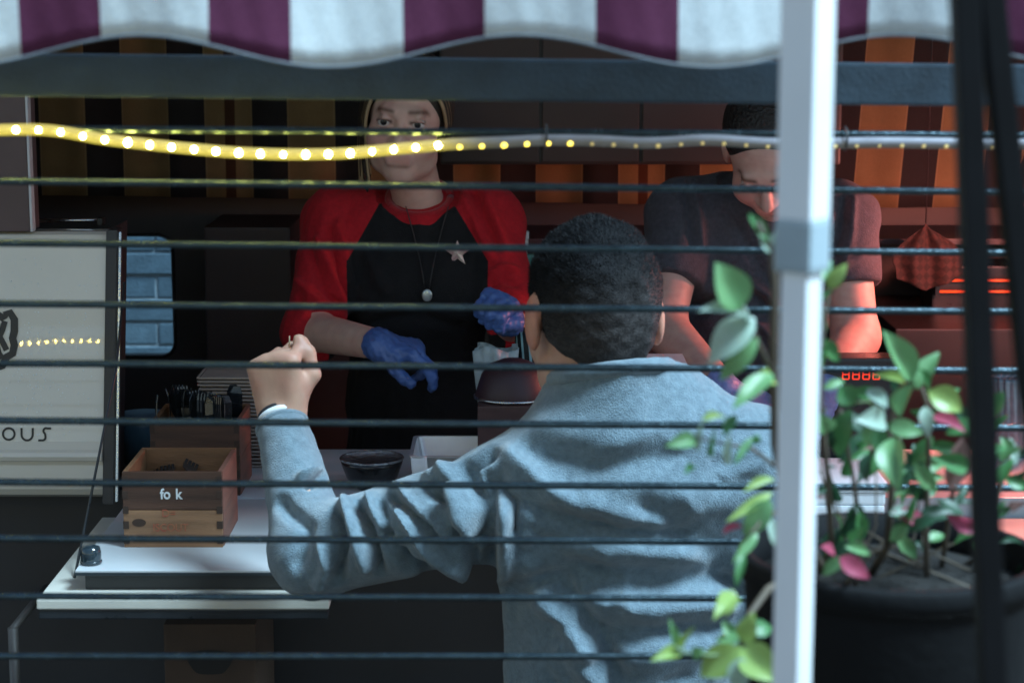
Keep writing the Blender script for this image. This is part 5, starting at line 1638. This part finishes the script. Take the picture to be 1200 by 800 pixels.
legs(WOM, P(491, 600, 4.0), .28, -1, cloth('black_trousers', (.02, .02, .022), 30, .3), MATS['dark_shoe'])

# ------------------------------------------------------------------ person in the dark grey T-shirt, head bent
MAN = thing('person', 'person in a dark grey T-shirt bending over the worktop, lit pink by the lamp', 'person', (P(895, 400, 3.97)[0], 3.97, .28))
c = P(902, 178, 3.82)
R = rotm(yaw=-12, pitch=-44, roll=4)
ha, hs, hl_, L = head_prims(c, R, 1.06)
nb = P(893, 222, 3.97)
Ls, Rs = P(802, 252, 3.98), P(985, 258, 3.98)
el, wr1 = P(776, 382, 3.86), P(846, 455, 3.66)
er, wr2 = P(1003, 395, 3.90), P(968, 455, 3.68)
h1 = hand_prims(wr1, (.9, -.3, -.35), (.3, -.3, 1), 1, [(30, 35, 20), (36, 40, 20), (40, 45, 25), (48, 50, 25)], [(.05, .06, -.03), (.05, .085, -.04)], 1.0)
h2 = hand_prims(wr2, (-.45, -.3, -.6), (.5, -.5, .5), -1, [(30, 35, 20), (36, 40, 20), (40, 45, 25), (48, 50, 25)], [(.05, .06, -.03), (.05, .085, -.04)], 1.0)
body = list(ha) + [(cone(L((0, -.022, -.05)), nb, .056, .054), .03), (cone(nb + np.array([0, .01, -.06]), Ls, .042, .046), .02), (cone(nb + np.array([0, .01, -.06]), Rs, .042, .046), .02), (cone(nb + np.array([0, .01, -.09]), P(893, 500, 4.0), .06, .10), .03),
        (cone(Ls, el, .052, .044), .02), (cone(el, wr1, .047, .031), .02), (cone(Rs, er, .053, .045), .02), (cone(er, wr2, .047, .031), .02)] + h1 + h2
V, F = build(body, .0036, subs=hs, late=hl_)
link('body', np_mesh('body', V, F, paint_face(V, c, R, 1.06, 1, .6) * blotch(V, .12, 7)), SK_C, MAN, True)
eyes(MAN, L, R, 1.06, MATS['iris_dark'])
for wr_x, hp_, ee in ((wr1, h1, el), (wr2, h2, er)):
    bandp = unit(ee - wr_x)
    V, F = build(hp_ + [(cone(wr_x + bandp * .035, wr_x, .034, .032), .012)], .0028, infl=.0018, lcuts=[(wr_x + bandp * .02, bandp, .06)])
    V = wob(V, F, .0006, 160, 9)
    link('glove', np_mesh('glove', V, F), mat('pale_blue_glove', (.22, .30, .62), .4, nscale=14, namt=.3, bump=.25, bscale=90), MAN, True)
hpz = [(ell(L((0, -.020, .046)), np.array((.081, .095, .088)) * 1.06, R), .01)]
V, F = build(hpz, .005, subs=[(ell(L((0, .085, -.03)), (.075, .06, .10), R), .01)], cuts=[(L((0, -.09, -.05)), R @ np.array([0, .5, -1.0]))])
link('hair', np_mesh('hair', V, F), mat('black_hair', (.016, .014, .014), .5, nscale=60, namt=.4, bump=.7, bscale=150), MAN, True)
ua, ub_ = unit(el - Ls), unit(er - Rs)
sh = [(ell(P(893, 330, 4.0), (.175, .115, .2)), .03), (ell(P(893, 470, 4.0), (.172, .12, .24)), .06), (ell(P(893, 590, 4.0), (.175, .12, .16)), .06),
      (cone(Ls, Rs, .068, .068), .05), (cone(nb + np.array([0, 0, -.02]), Ls, .068, .062), .04), (cone(nb + np.array([0, 0, -.02]), Rs, .068, .062), .04),
      (cone(Ls, Ls + ua * .16, .070, .066), .03), (cone(Rs, Rs + ub_ * .15, .070, .066), .03)]
V, F = build(sh, .005, lcuts=[(nb + np.array([0, -.03, .012]), (0, -.3, 1), .09), (Ls + ua * .15, ua, .1), (Rs + ub_ * .135, ub_, .1)], cuts=[(np.array([0, 0, .98]), (0, 0, -1))])
fl = [([(800, 215), (806, 250), (812, 290)], 4, -.006), ([(812, 215), (820, 255), (822, 290)], 4, .006), ([(880, 330), (900, 345), (915, 365)], 5, .008), ([(885, 345), (905, 365), (920, 390)], 4, -.008), ([(870, 360), (895, 385), (915, 410)], 5, .007), ([(850, 250), (880, 290), (900, 330)], 7, -.006), ([(990, 230), (985, 265), (978, 300)], 4, -.007), ([(1000, 235), (998, 270), (990, 310)], 4, .006), ([(1008, 300), (990, 312), (975, 330)], 4, .005), ([(975, 250), (968, 290)], 4, .005)]
V = folds(V, F, [(p, w_, a * 2.0) for p, w_, a in fl])
V = wob(V, F, .0013, 30, 6)
link('t_shirt', np_mesh('t_shirt', V, F), cloth('charcoal_jersey', (.075, .078, .098), 120, .3, sheen=.08), MAN, True)
legs(MAN, P(893, 610, 4.0), .28, -1, MATS['black_trousers'], MATS['dark_shoe'])
